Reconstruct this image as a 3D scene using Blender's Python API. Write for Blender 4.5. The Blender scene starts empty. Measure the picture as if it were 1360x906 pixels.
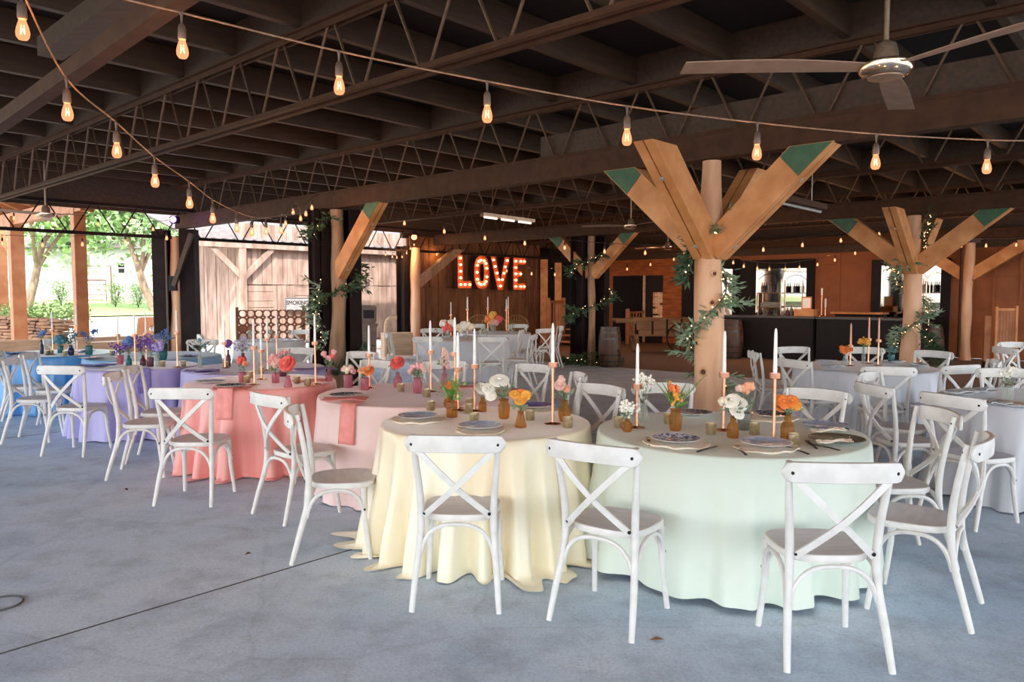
import bpy, bmesh, math, random
from mathutils import Vector, Matrix, Quaternion, noise
R = random.Random(7)
SC = bpy.context.scene
COL = SC.collection
PI = math.pi

# ------------------------------------------------------------------ camera, sky, sun, exposure
FPX, CAMH, PITCH = 1010.0, 1.58, math.radians(3.51)
cam_d = bpy.data.cameras.new('camera'); cam = bpy.data.objects.new('camera', cam_d); COL.objects.link(cam)
cam_d.sensor_width = 36; cam_d.lens = 36*FPX/1360; cam_d.clip_start = .05; cam_d.clip_end = 400
cam.location = (0, 0, CAMH); cam.rotation_euler = (PI/2-PITCH, 0, 0)
SC.camera = cam
world = bpy.data.worlds.new('sky'); SC.world = world; world.use_nodes = True
wn = world.node_tree; bg = wn.nodes['Background']
sky = wn.nodes.new('ShaderNodeTexSky'); sky.sky_type = 'NISHITA'; sky.sun_disc = False
sky.sun_elevation = math.radians(50); sky.sun_rotation = math.radians(200); sky.dust_density = 2.5; sky.air_density = 1.0
wmix = wn.nodes.new('ShaderNodeMix'); wmix.data_type = 'RGBA'; wmix.inputs[0].default_value = .6
wn.links.new(sky.outputs[0], wmix.inputs[6]); wmix.inputs[7].default_value = (6.0, 6.1, 6.5, 1)
wn.links.new(wmix.outputs[2], bg.inputs[0]); bg.inputs[1].default_value = .52
sun_d = bpy.data.lights.new('sun', 'SUN'); sun_d.energy = 4.5; sun_d.angle = math.radians(1.5); sun_d.color = (1, .95, .88)
sun = bpy.data.objects.new('sun', sun_d); COL.objects.link(sun)
sun.rotation_euler = Vector((-.12, .6, -.74)).to_track_quat('-Z', 'Y').to_euler()
vs = SC.view_settings
SC.display_settings.display_device = 'sRGB'
vs.view_transform = 'Standard'; vs.look = 'None'; vs.gamma = 1; vs.use_curve_mapping = False; vs.exposure = 1.0
cy = SC.cycles
cy.max_bounces = 7; cy.diffuse_bounces = 4; cy.glossy_bounces = 3; cy.transmission_bounces = 4; cy.transparent_max_bounces = 12
cy.sample_clamp_indirect = 4; cy.caustics_reflective = False; cy.caustics_refractive = False
cy.use_denoising = True

# ------------------------------------------------------------------ coordinates
def ray(px, py):
    x = (px-680)/FPX; y = (453-py)/FPX; c, s = math.cos(PITCH), math.sin(PITCH)
    return Vector((x, c+y*s, -s+y*c))
def at(px, py, z):
    d = ray(px, py); t = (z-CAMH)/d.z; return Vector((d.x*t, d.y*t, z))
def atd(px, py, depth):
    d = ray(px, py); t = depth/d.y; return Vector((d.x*t, depth, CAMH+d.z*t))
# the building's own axes: p runs along the joists, q along the trusses
AB = math.radians(47.5); PV = Vector((math.cos(AB), math.sin(AB), 0)); QV = Vector((-math.sin(AB), math.cos(AB), 0))
def B(p, q, z=0): return PV*p + QV*q + Vector((0, 0, z))
def onq(px, py, q):
    d = ray(px, py); t = q/d.dot(QV); w = Vector((0, 0, CAMH))+d*t; return w.dot(PV), w.z
def onp(px, py, p):
    d = ray(px, py); t = p/d.dot(PV); w = Vector((0, 0, CAMH))+d*t; return w.dot(QV), w.z
RB = Matrix.Rotation(AB, 4, 'Z')

# ------------------------------------------------------------------ materials
def lin(c):
    if isinstance(c, str):
        c = tuple(int(c[i:i+2], 16)/255 for i in (0, 2, 4))
        return tuple(x/12.92 if x <= .04045 else ((x+.055)/1.055)**2.4 for x in c)
    return c
def mat(name, c, rough=.5, metal=0, c2=None, scale=8, stretch=(1, 1, 1), bump=0, detail=4, spec=.5, sheen=0, emit=None, estr=0, lo=.35, hi=.65, bscale=None, coords='Object', rot=(0, 0, 0)):
    m = bpy.data.materials.new(name); m.use_nodes = True
    nt = m.node_tree; N = nt.nodes; L = nt.links; b = N['Principled BSDF']
    c = lin(c)
    b.inputs['Base Color'].default_value = (*c, 1); b.inputs['Roughness'].default_value = rough
    b.inputs['Metallic'].default_value = metal; b.inputs['Specular IOR Level'].default_value = spec
    if sheen: b.inputs['Sheen Weight'].default_value = sheen; b.inputs['Sheen Roughness'].default_value = .4
    if emit: b.inputs['Emission Color'].default_value = (*lin(emit), 1); b.inputs['Emission Strength'].default_value = estr
    tc = N.new('ShaderNodeTexCoord'); mp = N.new('ShaderNodeMapping'); mp.inputs['Scale'].default_value = stretch
    mp.inputs['Rotation'].default_value = rot
    L.new(tc.outputs[coords], mp.inputs[0])
    nz = N.new('ShaderNodeTexNoise'); nz.inputs['Scale'].default_value = scale; nz.inputs['Detail'].default_value = detail
    L.new(mp.outputs[0], nz.inputs['Vector'])
    if c2 is not None:
        rp = N.new('ShaderNodeValToRGB'); rp.color_ramp.elements[0].position = lo; rp.color_ramp.elements[1].position = hi
        rp.color_ramp.elements[0].color = (*c, 1); rp.color_ramp.elements[1].color = (*lin(c2), 1)
        L.new(nz.outputs[0], rp.inputs[0]); L.new(rp.outputs[0], b.inputs['Base Color'])
    if bump:
        bp = N.new('ShaderNodeBump'); bp.inputs['Strength'].default_value = bump; bp.inputs['Distance'].default_value = .02
        nb = nz
        if bscale:
            nb = N.new('ShaderNodeTexNoise'); nb.inputs['Scale'].default_value = bscale; nb.inputs['Detail'].default_value = 5
            L.new(mp.outputs[0], nb.inputs['Vector'])
        L.new(nb.outputs[0], bp.inputs['Height']); L.new(bp.outputs[0], b.inputs['Normal'])
    return m
def glass(name, c, dens=.55, rough=.08):
    m = bpy.data.materials.new(name); m.use_nodes = True
    nt = m.node_tree; N = nt.nodes; L = nt.links; N.clear(); c = lin(c)
    out = N.new('ShaderNodeOutputMaterial'); tr = N.new('ShaderNodeBsdfTransparent'); tr.inputs[0].default_value = (*c, 1)
    df = N.new('ShaderNodeBsdfPrincipled'); df.inputs['Base Color'].default_value = (*[x*.9 for x in c], 1); df.inputs['Roughness'].default_value = rough
    mx = N.new('ShaderNodeMixShader'); L.new(tr.outputs[0], mx.inputs[1]); L.new(df.outputs[0], mx.inputs[2])
    tc = N.new('ShaderNodeTexCoord'); vo = N.new('ShaderNodeTexVoronoi'); vo.inputs['Scale'].default_value = 90
    L.new(tc.outputs['Object'], vo.inputs['Vector'])
    bp = N.new('ShaderNodeBump'); bp.inputs['Strength'].default_value = .4; bp.inputs['Distance'].default_value = .003
    L.new(vo.outputs['Distance'], bp.inputs['Height']); L.new(bp.outputs[0], df.inputs['Normal'])
    mx.inputs[0].default_value = dens
    L.new(mx.outputs[0], out.inputs[0]); return m
def bulbglass(name, c, k, mixf=.55):
    m = bpy.data.materials.new(name); m.use_nodes = True
    nt = m.node_tree; N = nt.nodes; L = nt.links; N.clear(); c = lin(c)
    out = N.new('ShaderNodeOutputMaterial'); tr = N.new('ShaderNodeBsdfTransparent'); tr.inputs[0].default_value = (1, .8, .6, 1)
    em = N.new('ShaderNodeEmission'); em.inputs[0].default_value = (*c, 1); em.inputs[1].default_value = k
    mx = N.new('ShaderNodeMixShader'); mx.inputs[0].default_value = mixf
    L.new(tr.outputs[0], mx.inputs[1]); L.new(em.outputs[0], mx.inputs[2]); L.new(mx.outputs[0], out.inputs[0]); return m
def emis(name, c, k):
    m = bpy.data.materials.new(name); m.use_nodes = True
    N = m.node_tree.nodes; L = m.node_tree.links; N.clear()
    out = N.new('ShaderNodeOutputMaterial'); em = N.new('ShaderNodeEmission'); em.inputs[0].default_value = (*lin(c), 1); em.inputs[1].default_value = k
    L.new(em.outputs[0], out.inputs[0]); return m
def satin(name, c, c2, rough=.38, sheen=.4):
    m = mat(name, c, rough, 0, c2, 5, (1, 1, .1), .1, 3, .5, sheen, lo=.42, hi=.75, bscale=14)  # vertical second-tone streaks: shot-satin colour and painted-in shading of the folds
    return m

M = {}
M['white'] = mat('white_painted_wood', 'e0ded9', .42, c2='d4d2cd', scale=14, bump=.03)
M['seat'] = mat('washed_grey_seat', 'dedfe4', .5, c2='d0d1d8', scale=5, stretch=(1, 6, 1), bump=.04)
M['bolt'] = mat('black_bolt', '1c1a1a', .35, .7, c2='2a2727', scale=60)
M['brown'] = mat('brown_painted_steel', '4d3221', .7, c2='40291a', spec=.25, scale=9, bump=.02)
M['joist'] = mat('brown_painted_timber', '46301f', .6, c2='352418', scale=3, stretch=(1, 8, 8), bump=.05)
M['deck'] = mat('dark_roof_boards', '140c0c', .8, c2='1c1210', scale=4, stretch=(1, 10, 1))
M['darksteel'] = mat('black_brown_steel', '1d1515', .8, spec=.2, c2='271c1b', scale=6)
M['rod'] = mat('brown_web_rod', '6f5643', .5, c2='5e4837', scale=20)
M['log'] = mat('peeled_cedar_log', 'e3b591', .6, c2='c78f66', scale=5, stretch=(1, 1, .18), bump=.25, detail=6, bscale=9)
M['log_pale'] = mat('pale_weathered_log', 'b08a6a', .7, c2='7c5f48', scale=8, stretch=(1, 1, .12), bump=.4, detail=8, bscale=14)
M['arm'] = mat('sawn_cedar', 'dc9d66', .6, c2='bb7a44', scale=3.2, stretch=(1, 1, 1), bump=.1, detail=6)
M['knot'] = mat('dark_knot', '3a2115', .7, c2='6b4024', scale=60)
M['knotring'] = mat('pale_knot_ring', 'e2b58d', .6, c2='c99467', scale=40)
M['green'] = mat('green_steel_plate', '35603f', .45, c2='2c5236', scale=8)
M['washer'] = mat('zinc_washer', 'c9c6bf', .4, .5, c2='aaa79f', scale=60)
M['copper'] = mat('rose_gold', 'cf9a7d', .26, 1, c2='c58c6e', scale=30)
M['candle'] = mat('ivory_wax', 'f4f2ee', .45, c2='ebe8e2', scale=20, sheen=.1)
M['candle_peach'] = mat('peach_wax', 'eba78c', .45, c2='e29a7e', scale=20)
M['gold'] = mat('mercury_gold_glass', 'd2c2a0', .28, .75, c2='b8a67f', scale=40, detail=2)
M['napkin'] = mat('cream_linen', 'f6ecdc', .85, c2='efe0ca', scale=40, bump=.1)
M['lilac_nap'] = mat('lilac_linen', '8f86c4', .8, c2='7c73b2', scale=30, bump=.1)
M['pink_nap'] = mat('pink_satin_napkin', 'f09a94', .5, c2='e48880', scale=12, bump=.08)
M['blue_nap'] = mat('blue_linen', '5fa2d8', .7, c2='4b8dc6', scale=30, bump=.1)
M['grey_nap'] = mat('grey_linen', 'e4e5e9', .8, c2='d5d7dc', scale=30, bump=.1)
M['black'] = mat('black_flatware', '22201f', .3, .8, c2='2d2a29', scale=60)
M['amber'] = glass('amber_glass', 'e3b672', .18)
M['clear'] = glass('clear_glass', 'eef2ee', .2)
M['pinkg'] = glass('pink_glass', 'e79fac', .3)
M['plum'] = glass('plum_glass', '8a5868', .45)
M['tealg'] = glass('teal_glass', '4f9a9c', .45)
M['navyg'] = glass('navy_glass', '2e4668', .65)
M['smoke'] = glass('smoky_glass', '9fa59b', .45)
M['stem'] = mat('green_stem', '5d7d45', .6, c2='476632', scale=30)
M['leaf'] = mat('olive_leaf', '64805c', .55, c2='94a78f', scale=12, lo=.3, hi=.7)
M['leaf_dark'] = mat('dark_leaf', '2f4a30', .55, c2='4a6546', scale=12)
M['fern'] = mat('fern_leaf', '5f8f3f', .6, c2='86ad55', scale=12)
M['twig'] = mat('brown_twig', '5b4534', .8, c2='43311f', scale=30)
FC = {'white': ('f6f3ea', 'e9e6d6'), 'cream': ('f3e6cf', 'e6d3b2'), 'orange': ('ee8a3e', 'e06d28'), 'yellow': ('f1b24d', 'e69a34'), 'coral': ('ec6a5e', 'd94f4b'),
      'pink': ('edb3b0', 'dd9a99'), 'blush': ('f0cdbf', 'e2b6a6'), 'peach': ('f0b48e', 'e49b72'), 'purple': ('7a4fb0', '64389c'), 'blue': ('5f84b8', '4a6ea6'),
      'lilac': ('b4a8d6', '9a8dc4'), 'teal': ('4f8f9f', '3d7886'), 'palepurple': ('c9c2d8', 'aaa3bd')}
for k, (a, b_) in FC.items(): M['f_'+k] = mat(k+'_petal', a, .6, c2=b_, scale=35, sheen=.2)
M['china'] = mat('white_china', 'e9ebee', .2, c2='e2e5ea', scale=6)
def plate_mat(name, ground, ink, scale, lo, hi):
    m = mat(name, ground, .18, c2=ink, scale=scale, detail=5, lo=lo, hi=hi); return m
M['bluechina'] = plate_mat('blue_pattern_china', '3d578f', 'cdd8ea', 42, .44, .56)
M['paleblue'] = plate_mat('pale_blue_china', '9db4d6', 'c8d6ea', 22, .4, .6)
M['darkchina'] = plate_mat('dark_floral_china', '3b4350', '8f9bb0', 55, .45, .6)
M['violetchina'] = plate_mat('violet_china', '6f68a8', '8f88c2', 40, .4, .6)
M['navychina'] = plate_mat('navy_china', '2f4468', '496694', 40, .4, .6)
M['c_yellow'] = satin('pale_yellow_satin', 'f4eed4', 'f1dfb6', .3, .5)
M['c_mint'] = mat('mint_cloth', 'dee8db', .8, c2='d8e3d4', scale=3, bump=.05, bscale=60, sheen=.2)
M['c_pink'] = mat('blush_cloth', 'f0d6d0', .75, c2='ebcbc5', scale=3, bump=.05, bscale=60, sheen=.2)
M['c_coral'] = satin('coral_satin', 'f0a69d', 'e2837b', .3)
M['c_lav'] = satin('lavender_satin', 'b6b0de', '9c95d0', .36)
M['c_lav2'] = mat('lilac_cloth', 'bbb4dc', .6, c2='aea6d2', scale=3, bump=.05, bscale=60, sheen=.2)
M['c_blue'] = satin('blue_satin', '5b9fd8', '3c80c4', .32)
M['c_sky'] = mat('light_blue_cloth', '7fb2d8', .6, c2='6ba0cb', scale=3, bump=.05, bscale=60, sheen=.2)
M['c_grey'] = satin('silver_grey_satin', 'd3d6dc', 'c2c6ce', .42, .2)
M['c_white'] = mat('white_cloth', 'd9dce0', .8, c2='cdd0d5', scale=3, bump=.05, bscale=60)
M['bulb'] = bulbglass('lit_bulb_glass', (1, .34, .16), .95, .6)
M['filament'] = emis('glowing_filament', (1, .6, .3), 7)
M['cable'] = mat('brown_cable', '8a6a52', .6, c2='74573f', scale=40)
M['blackcable'] = mat('black_cable', '201a18', .6, c2='2a2321', scale=40)
M['socket'] = mat('brown_socket', '5f4a3d', .5, c2='4e3c31', scale=40)
M['fairy'] = emis('fairy_light', (1, .5, .25), 6)
M['fanmetal'] = mat('brushed_fan_metal', 'b9a28c', .35, .7, c2='a58d76', scale=20)
M['fanblade'] = mat('taupe_fan_blade', '9a8370', .5, c2='8b7462', scale=10)
M['chrome'] = mat('polished_metal', 'd8c0aa', .15, 1, c2='c7ae97', scale=30)
M['marquee'] = mat('rusty_orange_letter', 'd9653a', .5, c2='b24a26', scale=18)
M['marquee_rim'] = mat('dark_letter_side', '3a211a', .6, c2='4d2c20', scale=18)
M['mbulb'] = emis('marquee_bulb', (1, .5, .22), 9)

# ------------------------------------------------------------------ mesh builder
class MB:
    def __init__(s): s.v = []; s.f = []
    def add(s, vs, fs, X=None):
        n = len(s.v)
        s.v += [tuple(X @ Vector(v)) if X else tuple(v) for v in vs]
        s.f += [tuple(i+n for i in f) for f in fs]; return s
    def box(s, c, d, X=None, bev=0):
        x, y, z = d[0]/2, d[1]/2, d[2]/2; c = Vector(c)
        if bev:
            b = min(bev, x*.45, y*.45, z*.45); bm = bmesh.new(); bmesh.ops.create_cube(bm, size=1)
            for v in bm.verts: v.co = Vector((v.co.x*2*x, v.co.y*2*y, v.co.z*2*z))+c
            bmesh.ops.bevel(bm, geom=bm.edges[:], offset=b, segments=2, affect='EDGES')
            bm.verts.ensure_lookup_table()
            vs = [v.co.copy() for v in bm.verts]; fs = [[v.index for v in f.verts] for f in bm.faces]; bm.free()
            return s.add(vs, fs, X)
        vs = [c+Vector((i*x, j*y, k*z)) for i in (-1, 1) for j in (-1, 1) for k in (-1, 1)]
        return s.add(vs, [(0, 1, 3, 2), (4, 6, 7, 5), (0, 4, 5, 1), (2, 3, 7, 6), (0, 2, 6, 4), (1, 5, 7, 3)], X)
    def beam(s, a, b, w, h, up=(0, 0, 1), bev=0):
        a = Vector(a); b = Vector(b); d = b-a; L = d.length; d.normalize(); up = Vector(up)
        sx = d.cross(up)
        if sx.length < 1e-4: sx = d.cross(Vector((1, 0, 0)))
        sx.normalize(); u = sx.cross(d)
        X = Matrix(((sx.x, d.x, u.x, (a.x+b.x)/2), (sx.y, d.y, u.y, (a.y+b.y)/2), (sx.z, d.z, u.z, (a.z+b.z)/2), (0, 0, 0, 1)))
        return s.box((0, 0, 0), (w, L, h), X, bev)
    def tube(s, pts, r, n=8, cap=True, closed=False, flat=None):
        pts = [Vector(p) for p in pts]; m = len(pts); rs = r if isinstance(r, (list, tuple)) else [r]*m
        T = []
        for i in range(m):
            a = pts[(i-1) % m] if (i or closed) else pts[0]; b = pts[(i+1) % m] if (i < m-1 or closed) else pts[-1]
            t = b-a; T.append(t.normalized() if t.length > 1e-9 else Vector((0, 0, 1)))
        nrm = T[0].orthogonal().normalized(); base = len(s.v)
        if flat is not None: nrm = (Vector(flat)-T[0]*Vector(flat).dot(T[0])).normalized()
        for i in range(m):
            nrm = (nrm-T[i]*nrm.dot(T[i]))
            nrm = nrm.normalized() if nrm.length > 1e-6 else T[i].orthogonal().normalized()
            bi = T[i].cross(nrm)
            for k in range(n):
                a = 2*PI*k/n; s.v.append(tuple(pts[i]+(nrm*math.cos(a)+bi*math.sin(a))*rs[i]))
        for i in range(m if closed else m-1):
            j = (i+1) % m
            for k in range(n):
                l = (k+1) % n; s.f.append((base+i*n+k, base+i*n+l, base+j*n+l, base+j*n+k))
        if cap and not closed:
            s.f.append(tuple(base+k for k in range(n))[::-1]); s.f.append(tuple(base+(m-1)*n+k for k in range(n)))
        return s
    def strip(s, pts, w, t, side):      # flat bar along pts; side(i) = direction of its width
        pts = [Vector(p) for p in pts]; m = len(pts); base = len(s.v)
        for i in range(m):
            T = (pts[min(i+1, m-1)]-pts[max(i-1, 0)]).normalized()
            n = Vector(side); n = (n-T*n.dot(T)).normalized(); sd = T.cross(n)
            for a, b in ((-1, -1), (1, -1), (1, 1), (-1, 1)): s.v.append(tuple(pts[i]+sd*(a*w/2)+n*(b*t/2)))
        for i in range(m-1):
            for k in range(4):
                l = (k+1) % 4; s.f.append((base+i*4+k, base+i*4+l, base+i*4+4+l, base+i*4+4+k))
        s.f.append((base+3, base+2, base+1, base)); e = base+(m-1)*4; s.f.append((e, e+1, e+2, e+3)); return s
    def lathe(s, prof, n=20, c=(0, 0, 0), X=None):
        vs = []; fs = []; c = Vector(c); m = len(prof)
        for r, z in prof:
            for k in range(n):
                a = 2*PI*k/n; vs.append(c+Vector((r*math.cos(a), r*math.sin(a), z)))
        for i in range(m-1):
            for k in range(n):
                l = (k+1) % n; fs.append((i*n+k, i*n+l, (i+1)*n+l, (i+1)*n+k))
        if prof[0][0] > 1e-6: fs.append(tuple(range(n))[::-1])
        if prof[-1][0] > 1e-6 : fs.append(tuple((m-1)*n+k for k in range(n)))
        return s.add(vs, fs, X)
    def ball(s, c, r, n=8, m=6, sc=(1, 1, 1)):
        c = Vector(c); return s.lathe([(max(1e-5, r*math.sin(PI*i/m))*sc[0], -r*math.cos(PI*i/m)*sc[2]) for i in range(m+1)], n, c)
    def build(s, name, m, parent=None, smooth=True, ang=42, loc=None):
        me = bpy.data.meshes.new(name); me.from_pydata(s.v, [], s.f)
        if smooth:
            me.shade_smooth(); me.set_sharp_from_angle(angle=math.radians(ang))
        me.materials.append(M[m] if isinstance(m, str) else m)
        o = bpy.data.objects.new(name, me); COL.objects.link(o)
        if parent is not None: o.parent = parent
        if loc is not None: o.location = loc
        return o
REG = []
def tag(o, label=None, cat=None, group=None, kind=None):
    if label: o['label'] = label
    if cat: o['category'] = cat
    if group: o['group'] = group
    if kind: o['kind'] = kind
    return o
def thing(name, loc, rz=0, label=None, cat=None, group=None):
    o = bpy.data.objects.new(name, None); COL.objects.link(o); o.location = loc; o.rotation_euler = (0, 0, rz)
    o.empty_display_size = .1
    return tag(o, label, cat, group)
def kids(o): return [c for c in bpy.data.objects if c.parent == o]
def copy_tree(o, loc=None, rz=None):
    tree = CH.get(o.name)
    if tree is None:
        def walk(x): return (x, [walk(c) for c in kids(x)])
        tree = CH[o.name] = walk(o)
    def dup(t, par):
        c = t[0].copy(); COL.objects.link(c)
        if par is not None: c.parent = par
        for k in t[1]: dup(k, c)
        return c
    c = dup(tree, None)
    if loc is not None: c.location = loc
    if rz is not None: c.rotation_euler = (0, 0, rz)
    return c
CH = {}
def struct(o): o['kind'] = 'structure'; return o
def later(o, key, base, cat, group=None):       # labels that need a place in a row are written at the end
    tag(o, None, cat, group); REG.append((o, key, base)); return o

# ------------------------------------------------------------------ floor, ground, walls, roof
def quad_slab(name, m, pts, thick=.1, parent=None):
    mb = MB(); n = len(pts)
    mb.v = [tuple(p) for p in pts]+[(p[0], p[1], p[2]-thick) for p in pts]
    mb.f = [tuple(range(n)), tuple(range(2*n-1, n-1, -1))]+[(i, i+n, (i+1) % n+n, (i+1) % n) for i in range(n)]
    return mb.build(name, m, parent, smooth=False)
def concrete():
    m = bpy.data.materials.new('worn_concrete'); m.use_nodes = True; nt = m.node_tree; N = nt.nodes; L = nt.links; b = N['Principled BSDF']
    tc = N.new('ShaderNodeTexCoord')
    def nz(s, d, ro=.55):
        n = N.new('ShaderNodeTexNoise'); n.inputs['Scale'].default_value = s; n.inputs['Detail'].default_value = d; n.inputs['Roughness'].default_value = ro
        L.new(tc.outputs['Object'], n.inputs['Vector']); return n
    def ramp(src, p0, c0, p1, c1):
        r = N.new('ShaderNodeValToRGB'); r.color_ramp.elements[0].position = p0; r.color_ramp.elements[1].position = p1
        r.color_ramp.elements[0].color = (*lin(c0), 1); r.color_ramp.elements[1].color = (*lin(c1), 1); L.new(src, r.inputs[0]); return r
    def mul(a, b_, f=1):
        x = N.new('ShaderNodeMix'); x.data_type = 'RGBA'; x.blend_type = 'MULTIPLY'; x.inputs[0].default_value = f
        L.new(a, x.inputs[6]); L.new(b_, x.inputs[7]); return x.outputs[2]
    a = ramp(nz(.9, 6, .62).outputs[0], .30, 'c4daf0', .68, 'dceaf8')
    s = ramp(nz(2.6, 9, .74).outputs[0], .36, 'a9a9ae', .54, 'ffffff')
    g = ramp(nz(62, 7, .82).outputs[0], .37, '606068', .55, 'ffffff')
    v = N.new('ShaderNodeTexVoronoi'); v.feature = 'DISTANCE_TO_EDGE'; v.inputs['Scale'].default_value = .55
    w = nz(2.5, 5); mx = N.new('ShaderNodeMix'); mx.data_type = 'RGBA'; mx.inputs[0].default_value = .12
    L.new(tc.outputs['Object'], mx.inputs[6]); L.new(w.outputs[1], mx.inputs[7]); L.new(mx.outputs[2], v.inputs['Vector'])
    cr = ramp(v.outputs['Distance'], .0, '76767c', .006, 'ffffff')
    c = mul(mul(mul(a.outputs[0], s.outputs[0], .42), g.outputs[0], .28), cr.outputs[0], .13)
    L.new(c, b.inputs['Base Color']); b.inputs['Roughness'].default_value = .8; b.inputs['Specular IOR Level'].default_value = .3
    bp = N.new('ShaderNodeBump'); bp.inputs['Strength'].default_value = .2; bp.inputs['Distance'].default_value = .005
    L.new(nz(110, 4).outputs[0], bp.inputs['Height']); L.new(bp.outputs[0], b.inputs['Normal']); return m
M['concrete'] = concrete()
M['joint'] = mat('dark_floor_joint', '4a4a4e', .9, c2='5c5b5e', scale=30)
M['gravel'] = mat('brown_gravel', '6f5747', .95, c2='937a67', scale=45, bump=.6, detail=6)
M['yard'] = mat('pale_gravel_yard', 'b5aea6', .95, c2='a59e95', scale=20, bump=.2, detail=6)
M['grass'] = mat('short_grass', '6d8a45', .95, c2='8fa763', scale=6, bump=.5, detail=8)
M['siding'] = mat('rust_brown_siding', '9c5a30', .6, c2='8a4d28', scale=2.5, stretch=(1, 1, 1), bump=.03)
M['cedar'] = mat('cedar_plank', 'b5652c', .55, c2='8f4a1e', scale=3, stretch=(1, 1, 4), bump=.1, detail=6)
M['barnwhite'] = mat('weathered_pale_board', 'a88f80', .85, c2='7d6557', scale=5, stretch=(1, 1, .25), bump=.3, detail=8)
M['barnbrown'] = mat('weathered_brown_board', '80573a', .8, c2='5a3a25', scale=5, stretch=(1, 1, .25), bump=.3, detail=8)
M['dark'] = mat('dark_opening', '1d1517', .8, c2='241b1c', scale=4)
M['frame'] = mat('black_window_frame', '161116', .6, spec=.25, c2='1d171b', scale=8)
M['mirror'] = mat('mirror_pane', 'a39b92', .04, 1, c2='9a9289', scale=2)
M['tin'] = mat('corrugated_tin', '6b625f', .6, .1, c2='574e4b', scale=6, bump=.1)
M['porchwood'] = mat('orange_porch_timber', 'b0764c', .6, c2='965c34', scale=3, stretch=(1, 1, 1), bump=.05)
M['knee'] = mat('whitewashed_plank', 'dcbc9a', .7, c2='caa683', scale=3, stretch=(1, 1, 5), bump=.05)
M['stone'] = mat('stacked_fieldstone', 'a98468', .9, c2='7f6350', scale=5, bump=.4)

def gz(q): return 0 if q < 18 else (.75*(q-18)/14 if q < 32 else (.75+.35*(q-32)/8 if q < 40 else 1.1+.004*(q-40)))
mb = MB(); rows = [-40, 15.75, 18, 32, 40, 58, 140]
for q in rows:
    for p in (-130, 130): mb.v.append(tuple(B(p, q, gz(q)-.02)))
mb.f = [(2*i, 2*i+1, 2*i+3, 2*i+2) for i in range(len(rows)-1)]
struct(mb.build('ground', 'yard', smooth=False))
mb = MB()
for q in (31.5, 34, 40, 46):
    for p in (-70, 40): mb.v.append(tuple(B(p, q, gz(q)+.03)))
for q in (60, 120):
    for p in (-120, 60): mb.v.append(tuple(B(p, q, gz(q)+.03)))
mb.f = [(2*i, 2*i+1, 2*i+3, 2*i+2) for i in range(5)]
struct(mb.build('grass_bank', 'grass', smooth=False))
struct(quad_slab('floor', 'concrete', [B(-9, -9, 0), B(13.65, -9, 0), B(13.65, 15.7, 0), B(-9, 15.7, 0)]))
struct(quad_slab('gravel_floor', 'gravel', [B(13.65, -4, -.012), B(21.6, -4, -.012), B(21.6, 18.5, -.012), B(13.65, 18.5, -.012)]))
mb = MB()
for q in (3.86, 9.7): mb.beam(B(-3, q, -.012), B(13.6, q, -.012), .011, .028)
for p in (6.9,): mb.beam(B(p, -3, -.012), B(p, 15.6, -.012), .011, .028)
struct(mb.build('trim_1', 'joint', smooth=False))

def boards(mb, org, U, Nn, u0, u1, z0, z1, w, vertical=True, jit=.012, gap=.012, th=.03, rnd=R):
    x = u0 if vertical else z0; end = u1 if vertical else z1
    while x < end-.02:
        ww = min(w*rnd.uniform(.75, 1.25), end-x); off = Nn*rnd.uniform(-jit, jit)
        if vertical:
            a = org+U*(x+ww/2)+off; b = a.copy(); a.z = z0+rnd.uniform(0, jit); b.z = z1-rnd.uniform(0, jit)
            mb.beam(a+U*rnd.uniform(-jit, jit)*.4, b, th, ww-gap, up=U)
        else:
            a = org+U*u0+off; b = org+U*u1+off; a.z = b.z = x+ww/2; mb.beam(a, b, th, ww-gap)
        x += ww

# rust-brown siding wall behind the bar (p = 21.5) with black framed panes
P1 = 21.5; ZD0 = 4.14
def qx(px, p=P1): return onp(px, 391, p)[0]
WT = 2.95
mb = MB()
mb.beam(B(P1+.16, -4, WT/2), B(P1+.16, qx(906), WT/2), .2, WT)
z = 0
while z < WT-.05:
    mb.beam(B(P1+.035, -4, z+.2), B(P1+.035, qx(906), z+.2), .035, .385); z += .4
struct(mb.build('wall_right', 'siding', smooth=False))
for i, px in enumerate((1114, 1158, 1292, 1320, 1356, 986)):
    struct(MB().beam(B(P1, qx(px), 0), B(P1, qx(px), WT), .03, .06, up=QV).build('trim_%d' % (i+2), 'siding', smooth=False))
def window(i, x0, x1, ix0, ix1, yt, iyt, iyb, yb):
    q0, q1 = qx(x0), qx(x1); w = thing('window_%d' % i, B(P1-.03, (q0+q1)/2, 0)); struct(w)
    zc = lambda px, py: onp(px, py, P1)[1]
    cx = (x0+x1)/2; zt, zit, zib = zc(cx, yt), zc(cx, iyt), zc(cx, iyb); zb = .0 if yb is None else zc(cx, yb)
    f = MB(); loc = w.location
    def bb(qa, qb, za, zb_): f.beam(B(P1-.035, qa, (za+zb_)/2)-loc, B(P1-.035, qb, (za+zb_)/2)-loc, .1, zb_-za)
    qa, qb = qx(ix0), qx(ix1)
    bb(q0, q1, zit, zt); bb(q0, q1, zb, zib); bb(q0, qa, zib, zit); bb(qb, q1, zib, zit)
    f.build('frame', 'frame', w, smooth=False)
    MB().beam(B(P1-.03, qa, (zit+zib)/2)-loc, B(P1-.03, qb, (zit+zib)/2)-loc, .03, zit-zib).build('pane', 'mirror', w, smooth=False)
window(1, 976, 1082, 1004, 1072, 345, 357, 419, None)
window(2, 1158, 1262, 1170, 1250, 344, 352, 421, None)
window(3, 908, 984, 932, 974, 345, 358, 420, None)
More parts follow.
